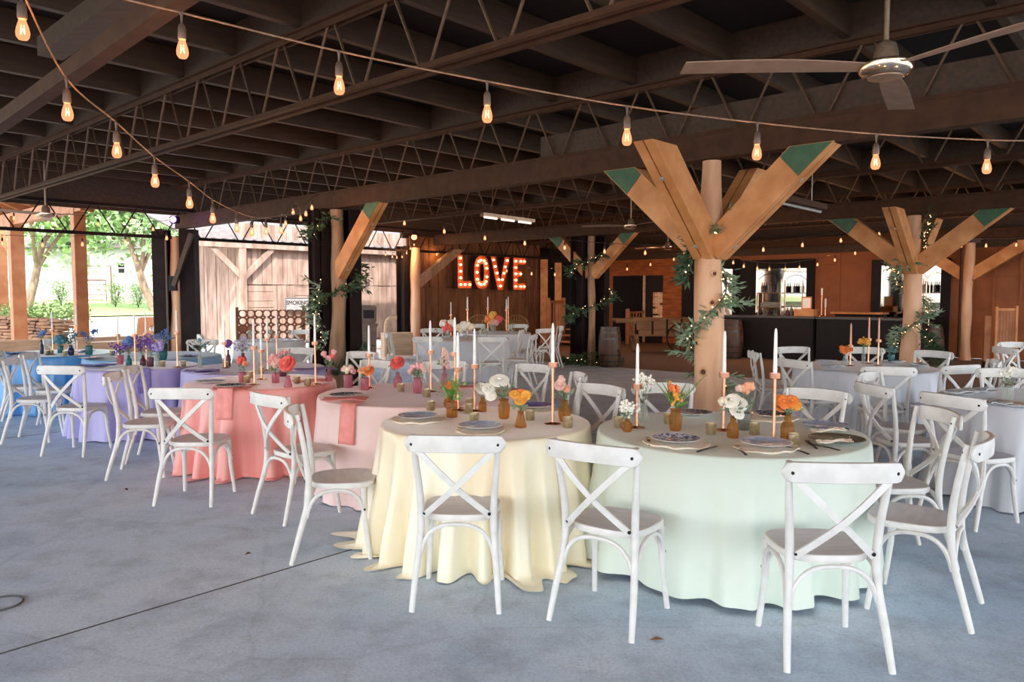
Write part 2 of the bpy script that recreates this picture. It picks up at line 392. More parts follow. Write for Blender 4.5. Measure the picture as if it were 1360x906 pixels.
# cedar plank wall with the dark double door
q0, q1 = qx(906), qx(768)
qd0, qd1 = qx(881), qx(815)
mb = MB()
boards(mb, B(P1, 0, 0), QV, -PV, q0, qd0, .0, 2.2, .2, False, .006, .008, .06)
boards(mb, B(P1, 0, 0), QV, -PV, qd1, q1, .0, 2.2, .2, False, .006, .008, .06)
boards(mb, B(P1, 0, 0), QV, -PV, q0, q1, 2.2, 2.75, .27, False, .006, .008, .07)
struct(mb.build('wall_back', 'cedar', smooth=False))
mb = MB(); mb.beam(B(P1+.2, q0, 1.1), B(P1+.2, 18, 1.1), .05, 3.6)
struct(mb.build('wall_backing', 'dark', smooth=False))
d = thing('door_1', B(P1-.02, (qd0+qd1)/2, 0)); struct(d)
def doorpart(name, m, qa, qb, za, zb, off=0, w=.05): MB().beam(B(P1-.02+off, qa, (za+zb)/2)-d.location, B(P1-.02+off, qb, (za+zb)/2)-d.location, w, zb-za).build(name, m, d, smooth=False)
qm = qx(857)
doorpart('door_leaf', 'frame', qm+.04, qd1, 0, 2.2); doorpart('door_leaf', 'dark', qd0, qm-.04, 0, 2.2)
doorpart('door_post', 'knee', qm-.035, qm+.035, 0, 2.2, -.05); doorpart('door_post', 'frame', qx(848)-.05, qx(848)+.05, 0, 2.2, -.03)
# dark passage beside the LOVE wall
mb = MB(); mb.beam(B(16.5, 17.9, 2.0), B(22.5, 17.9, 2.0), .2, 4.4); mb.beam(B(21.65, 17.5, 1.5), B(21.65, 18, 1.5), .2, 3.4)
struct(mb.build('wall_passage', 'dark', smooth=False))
# LOVE wall along the joist direction at q = 15.9
QL = 15.95
mb = MB()
mb.beam(B(13.3, QL+.1, 1.5), B(18.7, QL+.1, 1.5), .06, 3.2)
boards(mb, B(0, QL, 0), PV, -QV, 13.3, 18.7, 1.78, 3.15, .16)
x = 13.3
for k, (wd, vert) in enumerate(((1.05, 1), (1.35, 0), (.95, 1), (1.25, 0), (.8, 1))):
    boards(mb, B(0, QL, 0), PV, -QV, x, x+wd, .02, 1.77, .15 if vert else .19, bool(vert)); x += wd
struct(mb.build('wall_love', 'barnbrown', smooth=False))
# pale barn wall to its left, out in the daylight
QW = 20.2; K = 1.2
BP0, BP1 = onq(322, 391, QW)[0], 18.6
mb = MB()
mb.beam(B(BP0, QW+.1, 1.6), B(BP1, QW+.1, 1.6), .06, 3.2)
boards(mb, B(0, QW, 0), PV, -QV, BP0, BP1, 1.86, 3.6, .17)
x = BP0; wid = ((.95, 0), (.72, 1), (1.1, 0), (.6, 1), (1.1, 0), (1.3, 1), (1.0, 0), (1.2, 1), (1.2, 0), (1.5, 1))
for k, (wd, vert) in enumerate(wid):
    boards(mb, B(0, QW, 0), PV, -QV, x, min(x+wd, BP1), .15, 1.85, .16 if vert else .22, bool(vert)); x += wd
    if x > BP1-.05: break
boards(mb, B(BP0, QW, 0), QV, -PV, 0, 4.5, .15, 3.3, .2)
struct(mb.build('wall_left', 'barnwhite', smooth=False))
mb = MB()
mb.beam(B(BP0-.05, QW-.08, 0), B(BP0-.05, QW-.08, 2.95), .2, .2, up=QV); mb.beam(B(BP0-1.5, QW-.12, 2.98), B(BP1, QW-.12, 2.98), .14, .2)
mb.beam(B(BP0-.05, QW-.1, 2.05), B(BP0-.95, QW-.1, 2.9), .1, .15); mb.beam(B(BP0, QW-.1, 2.05), B(BP0+.9, QW-.1, 2.9), .1, .15)
mb.beam(B(BP0+4.3, QW-.1, 2.05), B(BP0+3.4, QW-.1, 2.9), .1, .15)
struct(mb.build('trim_9', 'barnwhite', smooth=False))
mb = MB(); n = 140; a0, a1 = BP0-1.6, BP1
for i in range(n+1):
    p = a0+(a1-a0)*i/n; dz = .025*math.sin(i*PI/2*.9)
    mb.v += [tuple(B(p, QW-.22, 3.12+dz)), tuple(B(p, QW+5, 4.6+dz)), tuple(B(p, QW-.22, 3.10+dz-.012)), tuple(B(p, QW+5, 4.58+dz-.012))]
for i in range(n): mb.f += [(4*i, 4*i+4, 4*i+5, 4*i+1), (4*i+2, 4*i+3, 4*i+7, 4*i+6), (4*i, 4*i+2, 4*i+6, 4*i+4)]
struct(mb.build('barn_roof', 'tin', smooth=True, ang=80))
mb = MB(); mb.beam(B(P1+.1, -4.2, 3.45), B(P1+.1, 18, 3.45), .3, 1.45); struct(mb.build('wall_upper_right', 'joist', smooth=False))
mb = MB(); mb.beam(B(13.2, QL+.2, 3.65), B(22, QL+.2, 3.65), .12, 1.1); struct(mb.build('wall_upper_love', 'joist', smooth=False))
mb = MB(); mb.beam(B(-4.2, 16.0, 3.7), B(13.4, 16.0, 3.7), .06, .95); struct(mb.build('trim_10', 'joist', smooth=False))
quadr = [B(13.2, 16.0, ZD0), B(22.2, 16.0, ZD0), B(22.2, 18.3, ZD0), B(13.2, 18.3, ZD0)]
struct(quad_slab('ceiling_passage', 'deck', quadr))
# roof deck, joists, trusses, girders
Z0, ZT0, ZT1, ZD = 2.90, 3.12, 3.75, 4.06
struct(quad_slab('ceiling', 'deck', [B(-9.5, -9.5, ZD+.1), B(22.2, -9.5, ZD+.1), B(22.2, 16.1, ZD+.1), B(-9.5, 16.1, ZD+.1)]))  # unseen stretch behind the camera added to hold back steep sky light
q = -3.0; k = 0
while q < 16:
    o = MB().beam((-4.2, 0, 0), (21.4, 0, 0), .075, .27).build('roof_joist', 'joist', smooth=False)
    o.matrix_world = Matrix.Translation(B(.5, q, ZT1+.165)) @ RB
    later(o, 'joist', 'dark brown roof joist running away under the boards', 'joist', 'roof joists'); o['px'] = q
    q += 1.08
TP = [.15, 3.58, 6.9, 10.35, 13.85, 17.3]
TQ0, TQ1 = -3.6, 15.5
for i, p in enumerate(TP):
    t = thing('roof_truss', B(p, 0, ZT0)); t.rotation_euler = (0, 0, AB)
    later(t, 'truss', 'brown open-web steel roof truss with zigzag rods', 'truss', 'roof trusses'); t['px'] = p
    def chord(z, flip):
        mb = MB()
        for s in (-1, 1):
            mb.box((s*.032, (TQ0+TQ1)/2, z), (.012, TQ1-TQ0, .055)); mb.box((s*.055, (TQ0+TQ1)/2, z+flip*.024), (.05, TQ1-TQ0, .01))
        return mb
    chord(.03, -1).build('bottom_chord', 'brown', t, smooth=False); chord(.6, 1).build('top_chord', 'brown', t, smooth=False)
    mb = MB(); pts = []; y = TQ0+.2; step = .375; up = False
    while y < TQ1-.2:
        zz = .60 if up else .03
        pts += [(0, y-.045, zz), (0, y+.045, zz)]; y += step; up = not up
    mb.tube(pts, .0125, 6); mb.build('web_rod', 'rod', t, ang=60)
    o = MB().beam((0, TQ0, 0), (0, 15.8, 0), .1, .30).build('roof_beam', 'joist', smooth=False)
    o.matrix_world = Matrix.Translation(B(p+.02, 0, ZT1+.16)) @ RB
    later(o, 'rbeam', 'brown timber beam lying along the top of a roof truss', 'beam', 'beams over the trusses'); o['px'] = p
for i, p in enumerate((6.9, 13.85, 20.8)):
    o = MB().beam((0, -3.5, 0), (0, 15.5, 0), .16, .22).build('post_beam', 'brown', smooth=False)
    o.matrix_world = Matrix.Translation(B(p, 0, Z0+.11)) @ RB
    tag(o, ('brown steel beam on the nearest row of tree posts, below the truss', 'brown steel beam on the second row of posts, over the right tree post',
            'brown beam on the far row of posts by the siding wall')[i], 'beam')
o = MB().beam((0, -2, 0), (0, 5.9, 0), .12, .26).build('splice_beam', 'joist', smooth=False)
o.matrix_world = Matrix.Translation(B(7.0, 0, 3.3)) @ RB
tag(o, 'short brown timber beam set inside the truss above the big tree post', 'beam')
# girder truss along the left edge (q = 15.6)
t = thing('girder_truss', B(0, 15.6, 2.73)); t.rotation_euler = (0, 0, AB)
tag(t, 'dark open-web girder truss along the open left edge of the roof', 'truss')
for nm, z in (('bottom_chord', 0), ('top_chord', .56)): MB().beam((-2, 0, z), (21, 0, z), .09, .06).build(nm, 'darksteel', t, smooth=False)
pts = []; x = -1.8; up = False
while x < 20.9: pts += [(x-.04, 0, .56 if up else 0), (x+.04, 0, .56 if up else 0)]; x += .42; up = not up
MB().tube(pts, .013, 6).build('web_rod', 'darksteel', t, ang=60)
# heavy members near the roof edge at upper left
pA = B(*[v for v in (1.7,)], onp(0, 160, 1.7)[0], onp(0, 160, 1.7)[1]); qa, za = onp(-60, 206, 1.7); qb, zb = onp(260, -22, 1.7)
o = MB().beam(B(1.7, qa, za), B(1.7, qb, zb), .09, .1).build('edge_brace', 'brown', smooth=False)
tag(o, 'brown steel angle crossing the upper left corner below the joists', 'beam')
qa, za = onp(70, 66, 1.9); qb, zb = onp(250, -60, 1.9)
o = MB().beam(B(1.88, qa, za), B(1.88, qb, zb), .16, .13).build('edge_timber', 'joist', smooth=False)
tag(o, 'brown sawn timber with a cut end beside the upper left steel angle', 'beam')

# ------------------------------------------------------------------ posts
def leaf_spray(mb, c, r, n, ll=.05, rnd=R, down=.25, wid=.3):
    for i in range(n):
        v = Vector((rnd.gauss(0, 1), rnd.gauss(0, 1), rnd.gauss(0, .8)-down)).normalized(); o = Vector(c)+v*r*rnd.uniform(.1, 1)
        leaf(mb, o, v+Vector((rnd.uniform(-.4, .4), rnd.uniform(-.4, .4), rnd.uniform(-.4, .3))), ll*rnd.uniform(.7, 1.2), wid, rnd)
def leaf(mb, o, d, L, wid=.3, rnd=R):
    d = Vector(d).normalized(); s = d.orthogonal().normalized(); s.rotate(Quaternion(d, rnd.uniform(0, 2*PI))); u = d.cross(s)
    w = L*wid/2; o = Vector(o)
    mb.add([o, o+d*L*.35+s*w-u*w*.2, o+d*L, o+d*L*.35-s*w-u*w*.2, o+d*L*.5+u*w*.25], [(0, 1, 4), (1, 2, 4), (2, 3, 4), (3, 0, 4)])
def log(pts, n=14, wob=.012, rnd=R, seed=0):
    mb = MB(); m = len(pts)
    for i, (x, y, z, r) in enumerate(pts):
        for k in range(n):
            a = 2*PI*k/n; rr = r*(1+wob*8*noise.noise(Vector((math.cos(a)*1.5+seed, math.sin(a)*1.5, z*1.2))))
            mb.v.append((x+rr*math.cos(a), y+rr*math.sin(a), z))
    for i in range(m-1):
        for k in range(n):
            l = (k+1) % n; mb.f.append((i*n+k, i*n+l, i*n+n+l, i*n+n+k))
    mb.f += [tuple(range(n))[::-1], tuple((m-1)*n+k for k in range(n))]; return mb
def logprofile(r0, r1, z0, z1, bend=.015, seed=0, n=22):
    out = []
    for i in range(n+1):
        t = i/n; z = z0+(z1-z0)*t
        out.append((bend*math.sin(z*1.7+seed), bend*math.cos(z*1.3+seed*2), z, r0+(r1-r0)*t+.008*math.sin(z*5+seed)))
    return out
def add_arm(t, dirv, z0=2.02, z1=2.89, reach=1.03, w=.17, h=.25, plate=True, start=.05, m='arm', ):
    dv = Vector(dirv); a = dv*start+Vector((0, 0, z0)); b = dv*reach+Vector((0, 0, z1))
    d = (b-a).normalized(); sx = d.cross(Vector((0, 0, 1))).normalized(); un = sx.cross(d)
    mb = MB()
    # sloping beam with its top end cut level under the ceiling beam, two planks with a groove between
    for s in (-1, 1):
        o = sx*s*(w/4+.004); hw = w/4-.004
        A0 = a-un*h/2; A1 = a+un*h/2; top = z1+.02
        B0 = A0+d*((top-A0.z)/d.z); B1 = A1+d*((top-A1.z)/d.z)
        vs_ = [A0+o-sx*hw, A0+o+sx*hw, A1+o+sx*hw, A1+o-sx*hw, B0+o-sx*hw, B0+o+sx*hw, B1+o+sx*hw, B1+o-sx*hw]
        mb.add(vs_, [(0, 3, 2, 1), (4, 5, 6, 7), (0, 1, 5, 4), (1, 2, 6, 5), (2, 3, 7, 6), (3, 0, 4, 7)])
    arm = mb.build('brace_arm', m, t, smooth=False)
    if plate:
        mb = MB()
        for s in (-1, 1):
            o = sx*s*(w/2+.006); L = .27; top = z1+.015
            A0 = a-un*(h/2-.01); A1 = a+un*(h/2-.01); B0 = A0+d*((top-A0.z)/d.z); B1 = A1+d*((top-A1.z)/d.z); C1 = B1-d*.12; C0 = A0+d*((C1-A0).dot(d))
            e = sx*.004
            vs_ = [C0+o-e, B0+o-e, B1+o-e, C1+o-e, C0+o+e, B0+o+e, B1+o+e, C1+o+e]
            mb.add(vs_, [(0, 1, 2, 3), (7, 6, 5, 4), (0, 4, 5, 1), (1, 5, 6, 2), (2, 6, 7, 3), (3, 7, 4, 0)])
        mb.build('steel_plate', 'green', arm, smooth=False)
    mb = MB()
    for tt in (.14, .8):
        c = a+(b-a)*tt-un*h/2
        q_ = (-un).to_track_quat('Z', 'Y').to_matrix().to_4x4(); mb.lathe([(.024, 0), (.024, .006), (.008, .007), (.008, .014)], 14, X=Matrix.Translation(c) @ q_)
    mb.build('bolt_washer', 'washer', arm)
    return arm
def knots(t, spots, r):
    for a, z, s in spots:
        v = Vector((math.cos(a), math.sin(a), 0)); X = Matrix.Translation(v*(r-.012)+Vector((0, 0, z))) @ v.to_track_quat('Z', 'Y').to_matrix().to_4x4()
        k = MB().lathe([(s*1.5, 0), (s*1.4, .014), (s*1.05, .022), (s, .023)], 16, X=X).build('knot', 'knotring', t)
        MB().lathe([(s*.95, .018), (s*.7, .026), (.001, .028)], 14, X=X).build('knot_core', 'knot', k)
T0 = B(6.9, 3.67)
t = thing('tree_post', T0, 0, 'large peeled cedar tree post with four braces behind the mint table', 'post')
log(logprofile(.158, .132, 0, 2.03, .014, 1, 30), 24, .022).build('trunk', 'log', t)
log(logprofile(.115, .1, 2.0, 2.885, .006, 3), 16, .012).build('upper_log', 'log', t)
for dv in (QV, -QV, PV, -PV): add_arm(t, dv, plate=dv in (QV, -QV), reach=1.0, h=.27, w=.2)
knots(t, [(-2.1, .82, .034), (-1.62, 1.5, .025), (-1.5, 1.78, .024), (-1.67, 1.32, .01), (-1.2, .4, .02), (-2.6, 1.1, .022)], .148)
T1 = B(13.9, 3.67)
t = thing('tree_post', T1, 0, 'peeled cedar tree post with braces in front of the bar, beyond the grey table', 'post')
log(logprofile(.16, .135, 0, 2.03, .012, 5), 18, .014).build('trunk', 'log', t)
log(logprofile(.115, .1, 2.0, 2.885, .006, 7), 14, .012).build('upper_log', 'log', t)
for dv in (QV, -QV, PV, -PV): add_arm(t, dv, plate=dv in (QV, -QV), reach=1.15, h=.27, w=.2)
T2p = at(1281, 478.5, 0); T2 = Vector((T2p.x, T2p.y, 0))
t = thing('tree_post', T2, 0, 'knotty peeled cedar post with two braces against the rust-brown siding wall', 'post')
log(logprofile(.135, .125, 0, 2.8, .02, 9), 18, .02).build('trunk', 'log', t)
for dv in (QV, -QV): add_arm(t, dv, plate=False, reach=1.2, h=.26, w=.16, z1=2.8)
MB().box((-.17, -.02, 1.45), (.04, .05, 2.75)).build('corner_strip', 'brown', t, smooth=False)
MB().box((0, 0, 2.845), (.42, .26, .09)).build('cap_block', 'joist', t, smooth=False)
# dark steel posts with logs strapped to them
def steel(t, c, w, d, h, rz=AB, m='darksteel'):
    mb = MB(); X = Matrix.Translation(Vector(c)) @ Matrix.Rotation(rz, 4, 'Z')
    mb.box((0, 0, h/2), (.012, d-.02, h), X); mb.box((0, d/2, h/2), (w, .014, h), X); mb.box((0, -d/2, h/2), (w, .014, h), X)
    return mb.build('steel_column', m, t, smooth=False)
Tb = B(6.9, 10.0)
t = thing('braced_post', Tb, 0, 'dark steel column pair with a cedar log and one right brace behind the coral table', 'post')
steel(t, (-.23, .16, 0), .3, .3, 2.9); steel(t, (.17, .16, 0), .22, .26, 2.9)
steel(t, (-.36, .02, 0), .1, .16, 2.9)
log(logprofile(.13, .1, 0, 2.885, .02, 11), 14, .02).build('log', 'log_pale', t)
add_arm(t, -QV, plate=True, reach=1.0, z0=1.9, h=.24, w=.16)
Tm = B(13.9, 10.3)
t = thing('braced_post', Tm, 0, 'dark steel column with a thin pale log and two braces beside the whiskey barrel', 'post')
steel(t, (-.22, .2, 0), .34, .34, 2.9); steel(t, (.24, .2, 0), .2, .3, 2.9)
log(logprofile(.085, .08, 0, 2.885, .015, 13), 12, .03).build('log', 'log_pale', t)
for dv in (QV, -QV): add_arm(t, dv, plate=True, reach=1.0, h=.24, w=.16)
Tl = B(13.1, 15.45)
t = thing('braced_post', Tl, 0, 'dark steel column with orange log and brace at left end of letter wall', 'post')
steel(t, (-.32, .1, 0), .26, .3, 2.85)
log(logprofile(.14, .12, 0, 2.8, .012, 15), 14, .02).build('log', 'log', t)
add_arm(t, PV, plate=False, reach=1.5, z0=1.85, h=.22, w=.16, z1=2.8, m='log_pale')
Td = B(6.86, 15.6)
t = thing('braced_post', Td, 0, 'wide dark post with an orange log between steel columns at the left edge', 'post')
steel(t, (-.28, 0, 0), .26, .3, 2.9, 0, 'darksteel'); MB().box((.26, .05, 1.45), (.3, .26, 2.9)).build('dark_timber', 'darksteel', t, smooth=False)
log(logprofile(.12, .11, 0, 2.75, .01, 17), 14, .02).build('log', 'log', t)
MB().beam((.02, -.16, 1.75), (.42, -.2, 2.8), .07, .09).build('brace_arm', 'joist', t, smooth=False)
MB().box((.0, -.15, 1.8), (.16, .06, .3)).build('bracket', 'frame', t, smooth=False)
MB().tube([(-.12, -.16, 0), (-.12, -.16, 2.75)], .022, 8).build('conduit', 'socket', t)
# posts at the right end of the letter wall
c = B(18.85, 15.72); t = thing('timber_post', c, 0, 'paired orange timber posts at right end of the letter wall', 'post')
MB().box((-.12, 0, 1.35), (.24, .2, 2.7), bev=.01).build('post_timber', 'arm', t, smooth=False)
MB().box((.35, .25, 1.3), (.22, .2, 2.6), bev=.01).build('post_timber', 'arm', t, smooth=False)

# ------------------------------------------------------------------ draped tables
TAB = {}
def cloth(key, x, y, r, m, label, satin_=False, h=.762, nf=17, amp=.05,  flare=.06, puddle=0, seed=1, group=None, hem=.012):
    rnd = random.Random(seed); NS = 320; nf = int(nf*1.1); amp *= 1.8 if satin_ else 1.25
    comps = [(rnd.randint(nf-4, nf+5), rnd.uniform(0, 6.28), rnd.uniform(.35, .8)) for _ in range(3)]+[(rnd.randint(5, 9), rnd.uniform(0, 6.28), .5)]
    def fold(a):
        s = sum(w*math.sin(n*a+ph) for n, ph, w in comps)/1.4
        return math.tanh(1.6*s)+.25*math.sin(2.3*s+a)
    mb = MB(); rings = []
    rings.append([(0, 0, h)])
    prof = [(r*.5, h, 0), (r*.85, h, 0), (r-.012, h, 0), (r-.003, h-.003, 0), (r+.001, h-.012, .02)]
    for s in (.05, .1, .17, .25, .35, .45, .56, .67, .78, .88, .95, 1):
        prof.append((r+.004+flare*s, h-(h-hem)*s, min(1, .12+s*1.1)*(s**.75)))
    if puddle: prof += [(r+flare+puddle*.5, hem*.8, 1.25), (r+flare+puddle, .006, 1.5)]
    for i, (rr, z, k) in enumerate(prof):
        ring = []
        for j in range(NS):
            a = 2*PI*j/NS; f = fold(a); q = rr+amp*k*f
            zz = z
            if puddle and i >= len(prof)-3:
                pl = .5+.5*math.sin(3*a+seed)+.4*math.sin(7*a+2*seed); e = i-(len(prof)-3)
                if e == 0: zz = max(.012, z+.004)
                else:
                    q = r+flare+amp*1.15*f+puddle*e/2*max(0, pl)*(1+.22*math.sin(9*a+1)); zz = .006+(.022*max(0, math.sin(15*a+seed)) if e == 1 else .003+.006*max(0, math.sin(12*a)))
            elif k and not puddle and i == len(prof)-1: zz = z+.006*math.sin(9*a+seed)
            ring.append((q*math.cos(a), q*math.sin(a), zz))
        rings.append(ring)
    mb.v = [(0, 0, h)]
    for ring in rings[1:]: mb.v += ring
    for j in range(NS): mb.f.append((0, 1+j, 1+(j+1) % NS))
    for i in range(len(prof)-1):
        for j in range(NS):
            l = (j+1) % NS; mb.f.append((1+i*NS+j, 1+(i+1)*NS+j, 1+(i+1)*NS+l, 1+i*NS+l))
    o = mb.build('tablecloth', m, ang=80, loc=(x, y, 0)); tag(o, label, 'tablecloth', group)
    o.rotation_euler = (0, 0, rnd.uniform(0, 6)); TAB[key] = (x, y, r, h); return o
cloth('mint', 1.30, 4.53, .78, 'c_mint', 'floor-length pale mint cloth draped over the round table nearest the camera', nf=15, amp=.05, flare=.05, seed=4, hem=.03)
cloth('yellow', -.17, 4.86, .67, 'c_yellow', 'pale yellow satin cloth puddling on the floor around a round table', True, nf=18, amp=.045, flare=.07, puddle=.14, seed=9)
cloth('blush', -.79, 6.27, .80, 'c_pink', 'pale blush pink cloth draped over the round table behind the yellow one', nf=13, amp=.03, flare=.05, seed=12)
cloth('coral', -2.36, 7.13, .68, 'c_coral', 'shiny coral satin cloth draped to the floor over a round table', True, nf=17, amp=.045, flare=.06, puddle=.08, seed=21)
cloth('lilac', -2.87, 8.46, .76, 'c_lav2', 'lilac cloth draped over the round table just behind the coral one', nf=15, amp=.03, flare=.05, seed=31)
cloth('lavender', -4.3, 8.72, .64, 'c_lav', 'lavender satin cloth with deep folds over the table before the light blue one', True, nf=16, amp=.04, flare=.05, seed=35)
cloth('sky', -4.78, 10.12, .84, 'c_sky', 'light blue cloth over the round table behind the lavender one', nf=15, amp=.03, flare=.05, seed=41)
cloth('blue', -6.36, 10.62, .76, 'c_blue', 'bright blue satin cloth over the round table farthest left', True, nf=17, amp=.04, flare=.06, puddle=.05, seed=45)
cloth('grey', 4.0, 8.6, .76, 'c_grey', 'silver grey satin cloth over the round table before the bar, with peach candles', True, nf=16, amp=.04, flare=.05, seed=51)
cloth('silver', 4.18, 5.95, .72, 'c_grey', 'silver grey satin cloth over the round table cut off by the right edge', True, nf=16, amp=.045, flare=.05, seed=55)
cloth('head', -.91, 14.15, .85, 'c_white', 'white cloth over the table in front of the glowing letters, nearer the camera', nf=14, amp=.03, flare=.04, seed=61)
cloth('headback', -.36, 16.3, .76, 'c_white', 'white cloth over the table right under the glowing letters, farther back', nf=14, amp=.03, flare=.04, seed=65)
cloth('back', -4.35, 13.6, .6, 'c_white', 'white cloth over the small table in front of the giant four-in-a-row board', nf=14, amp=.03, flare=.04, seed=71)

# ------------------------------------------------------------------ cross-back chairs
def make_chair():
    t = thing('cross_back_chair', (0, 0, 0))
    def outline(n=44):
        pts = []
        for i in range(n):
            a = 2*PI*i/n; c, s = math.cos(a), math.sin(a); e = .62
            x = math.copysign(abs(c)**e, c); y = math.copysign(abs(s)**e, s)
            w = .186+.03*(y+1)/2; pts.append((x*w*(1 if y < .2 else 1), .255+.195*y))
        return pts
    ol = outline(); cx, cyy = 0, .255; n = len(ol)
    def ring(mb, sc, z): mb.v += [((x-cx)*sc, cyy+(y-cyy)*sc, z) for x, y in ol]
    mb = MB()
    for sc, z in ((.93, .428), (.985, .431), (1, .438), (1, .456), (.985, .463), (.95, .465)): ring(mb, sc, z)
    for i in range(5):
        for k in range(n): l = (k+1) % n; mb.f.append((i*n+k, i*n+l, i*n+n+l, i*n+n+k))
    mb.f.append(tuple(range(n))[::-1])
    seat = mb.build('seat', 'white', t, ang=50)
    mb = MB()
    for sc, z in ((.95, .465), (.9, .4645), (.6, .458), (.25, .456)): ring(mb, sc, z)
    for i in range(3):
        for k in range(n): l = (k+1) % n; mb.f.append((i*n+k, i*n+l, i*n+n+l, i*n+n+k))
    mb.f.append(tuple(3*n+k for k in range(n))); mb.build('seat_panel', 'seat', seat, ang=60)
    def smooth(pts, k=4):
        out = []; P = [Vector(p) for p in pts]
        for i in range(len(P)-1):
            p0, p1, p2, p3 = P[max(i-1, 0)], P[i], P[i+1], P[min(i+2, len(P)-1)]
            for j in range(k):
                u = j/k; out.append(.5*((2*p1)+(p2-p0)*u+(2*p0-5*p1+4*p2-p3)*u*u+(3*p1-p0-3*p2+p3)*u**3))
        out.append(P[-1]); return out
    for s in (-1, 1):
        pts = smooth([(s*.218, -.045, 0), (s*.206, .0, .16), (s*.19, .045, .32), (s*.184, .058, .46), (s*.19, .05, .6), (s*.204, .026, .75), (s*.214, .0, .885)])
        m = len(pts); rs = [.0145+.0045*math.sin(PI*min(1, i/m*1.15)) for i in range(m)]
        MB().tube(pts, rs, 10).build('rear_leg', 'white', t)
        pts = smooth([(s*.183, .372, .432), (s*.188, .38, .25), (s*.205, .412, 0)]); m = len(pts)
        MB().tube(pts, [.018-.004*i/m for i in range(m)], 10).build('front_leg', 'white', t)
    # top rail: bowed backwards, rounded ends
    mb = MB(); nx = 26; L = .252
    for i in range(nx+1):
        x = -L+2*L*i/nx; e = min(1, (L-abs(x))/.04); hh = .041*math.sqrt(max(.02, 1-(1-e)**2)); y = -.022-.055*(1-(x/.25)**2); zc = .846+.008*(1-(x/L)**2)
        for dy, dz in ((-.011, -hh), (-.013, 0), (-.011, hh), (0, hh+.004), (.011, hh), (.013, 0), (.011, -hh), (0, -hh-.004)): mb.v.append((x, y+dy*min(1, e+.3), zc+dz))
    for i in range(nx):
        for k in range(8): l = (k+1) % 8; mb.f.append((i*8+k, i*8+8+k, i*8+8+l, i*8+l))
    mb.f += [tuple(range(8)), tuple(nx*8+k for k in range(8))[::-1]]; mb.build('top_rail', 'white', t, ang=50)
    for s in (-1, 1):
        pts = []
        for i in range(13):
            u = i/12; x = s*(.208*(1-u)-.168*u); z = .83-.365*u; y = -.018+.068*u-.05*math.sin(PI*u)-s*.004; pts.append((x, y, z))
        MB().strip(pts, .029, .011, (0, 1, 0)).build('cross_slat', 'white', t, smooth=False)
    def arch(a, b, top):
        a = Vector(a); b = Vector(b); pts = []
        for i in range(17):
            u = i/16; w = (1-math.cos(PI*u))/2*.55+u*.45; p = a.lerp(b, w); p.z = a.z+(top-a.z)*(1-abs(2*u-1)**2.6); pts.append(p)
        MB().tube(pts, .0115, 8).build('arch_brace', 'white', t)
    arch((-.186, .04, .27), (.186, .04, .27), .423); arch((-.19, .386, .27), (.19, .386, .27), .423)
    for s in (-1, 1): arch((s*.198, .045, .27), (s*.196, .38, .27), .423)
    def bolt(c, d):
        d = Vector(d); X = Matrix.Translation(c) @ d.to_track_quat('Z', 'Y').to_matrix().to_4x4()
        MB().lathe([(.0085, -.002), (.0085, .004), (.005, .007), (.0001, .008)], 10, X=X).build('bolt', 'bolt', t)
    for s in (-1, 1):
        bolt((s*.212, -.045, .846), (0, -1, 0)); bolt((s*.164, .04, .478), (0, -1, 0)); bolt((s*.2, .378, .3), (s, 0, 0)); bolt((s*.214, .014, .846), (0, 1, 0))
    return t
chair0 = make_chair(); used = [False]
def chair(x, y, fx, fy, label, group='cross-back chairs'):
    rz = math.atan2(fy, fx)-PI/2
    if not used[0]: o = chair0; o.location = (x, y, 0); o.rotation_euler = (0, 0, rz); used[0] = True; CH[o.name] = None; del CH[o.name]
    else: o = copy_tree(chair0, (x, y, 0), rz)
    tag(o, label, 'chair', group); return o
W = 'white cross-back chair '
chair(1.37, 3.13, .03, 1, W+'nearest the camera, its back to us, right half of mint table')
chair(.385, 3.52, .55, .83, W+'with its back to us between the pale yellow and mint cloths')
chair(2.24, 3.66, -.8, .6, W+'seen side-on at the right front edge of the mint table')
chair(2.52, 4.5, -1, .03, W+'facing left at the right end of the mint table')
chair(2.19, 5.45, -.7, -.72, W+'facing us behind the mint table, right of the orange lilies')
chair(1.17, 5.82, .03, -1, W+'facing us behind the mint table, left of the big tree post')
chair(.66, 5.72, -.78, -.62, W+'facing the yellow table from behind the amber jug, front to us')
chair(.56, 6.6, -1, -.1, W+'seen edge-on just behind the chair that faces the yellow table')
chair(.2, 7.42, -.7, -.7, W+'facing us behind the white blossoms of the yellow table')
chair(-.28, 3.73, .05, 1, W+'with its back to us squarely in front of the yellow satin')
chair(-1.29, 4.58, .98, .2, W+'seen edge-on at the left of the yellow satin, facing right')
chair(-1.68, 5.28, .68, .73, W+'with its back to us between the coral and blush cloths')
chair(-2.45, 5.62, .05, 1, W+'with its back to us squarely in front of the coral satin')
chair(-.69, 7.76, 0, -1, W+'facing us behind the blush table, left of the tall copper candlesticks')
chair(-1.42, 7.87, -.6, -.8, W+'facing us behind the coral peony at the back of blush table')
chair(-1.42, 8.62, -1, -.1, W+'seen edge-on behind the coral peony, second row back')
chair(-1.8, 9.05, -.5, -.85, W+'facing us just right of the garlanded dark steel column')
chair(-2.77, 9.72, 0, -1, W+'facing us behind the lilac table, under the tall candles')
chair(-4.37, 7.36, .1, 1, W+'with its back to us squarely in front of the lavender satin')
chair(-3.45, 6.6, .97, .2, W+'turned sideways between the lavender and coral cloths, nearer one')
chair(-3.6, 7.22, .98, .2, W+'hidden behind the sideways chair between lavender and coral cloths')
chair(-5.38, 8.15, .98, .2, W+'turned sideways in front of the bright blue satin')
chair(-5.66, 8.92, .98, .2, W+'half hidden behind the sideways chair by the bright blue satin')
chair(-6.2, 9.2, .9, .45, W+'cut off by the left edge of the photo, facing right')
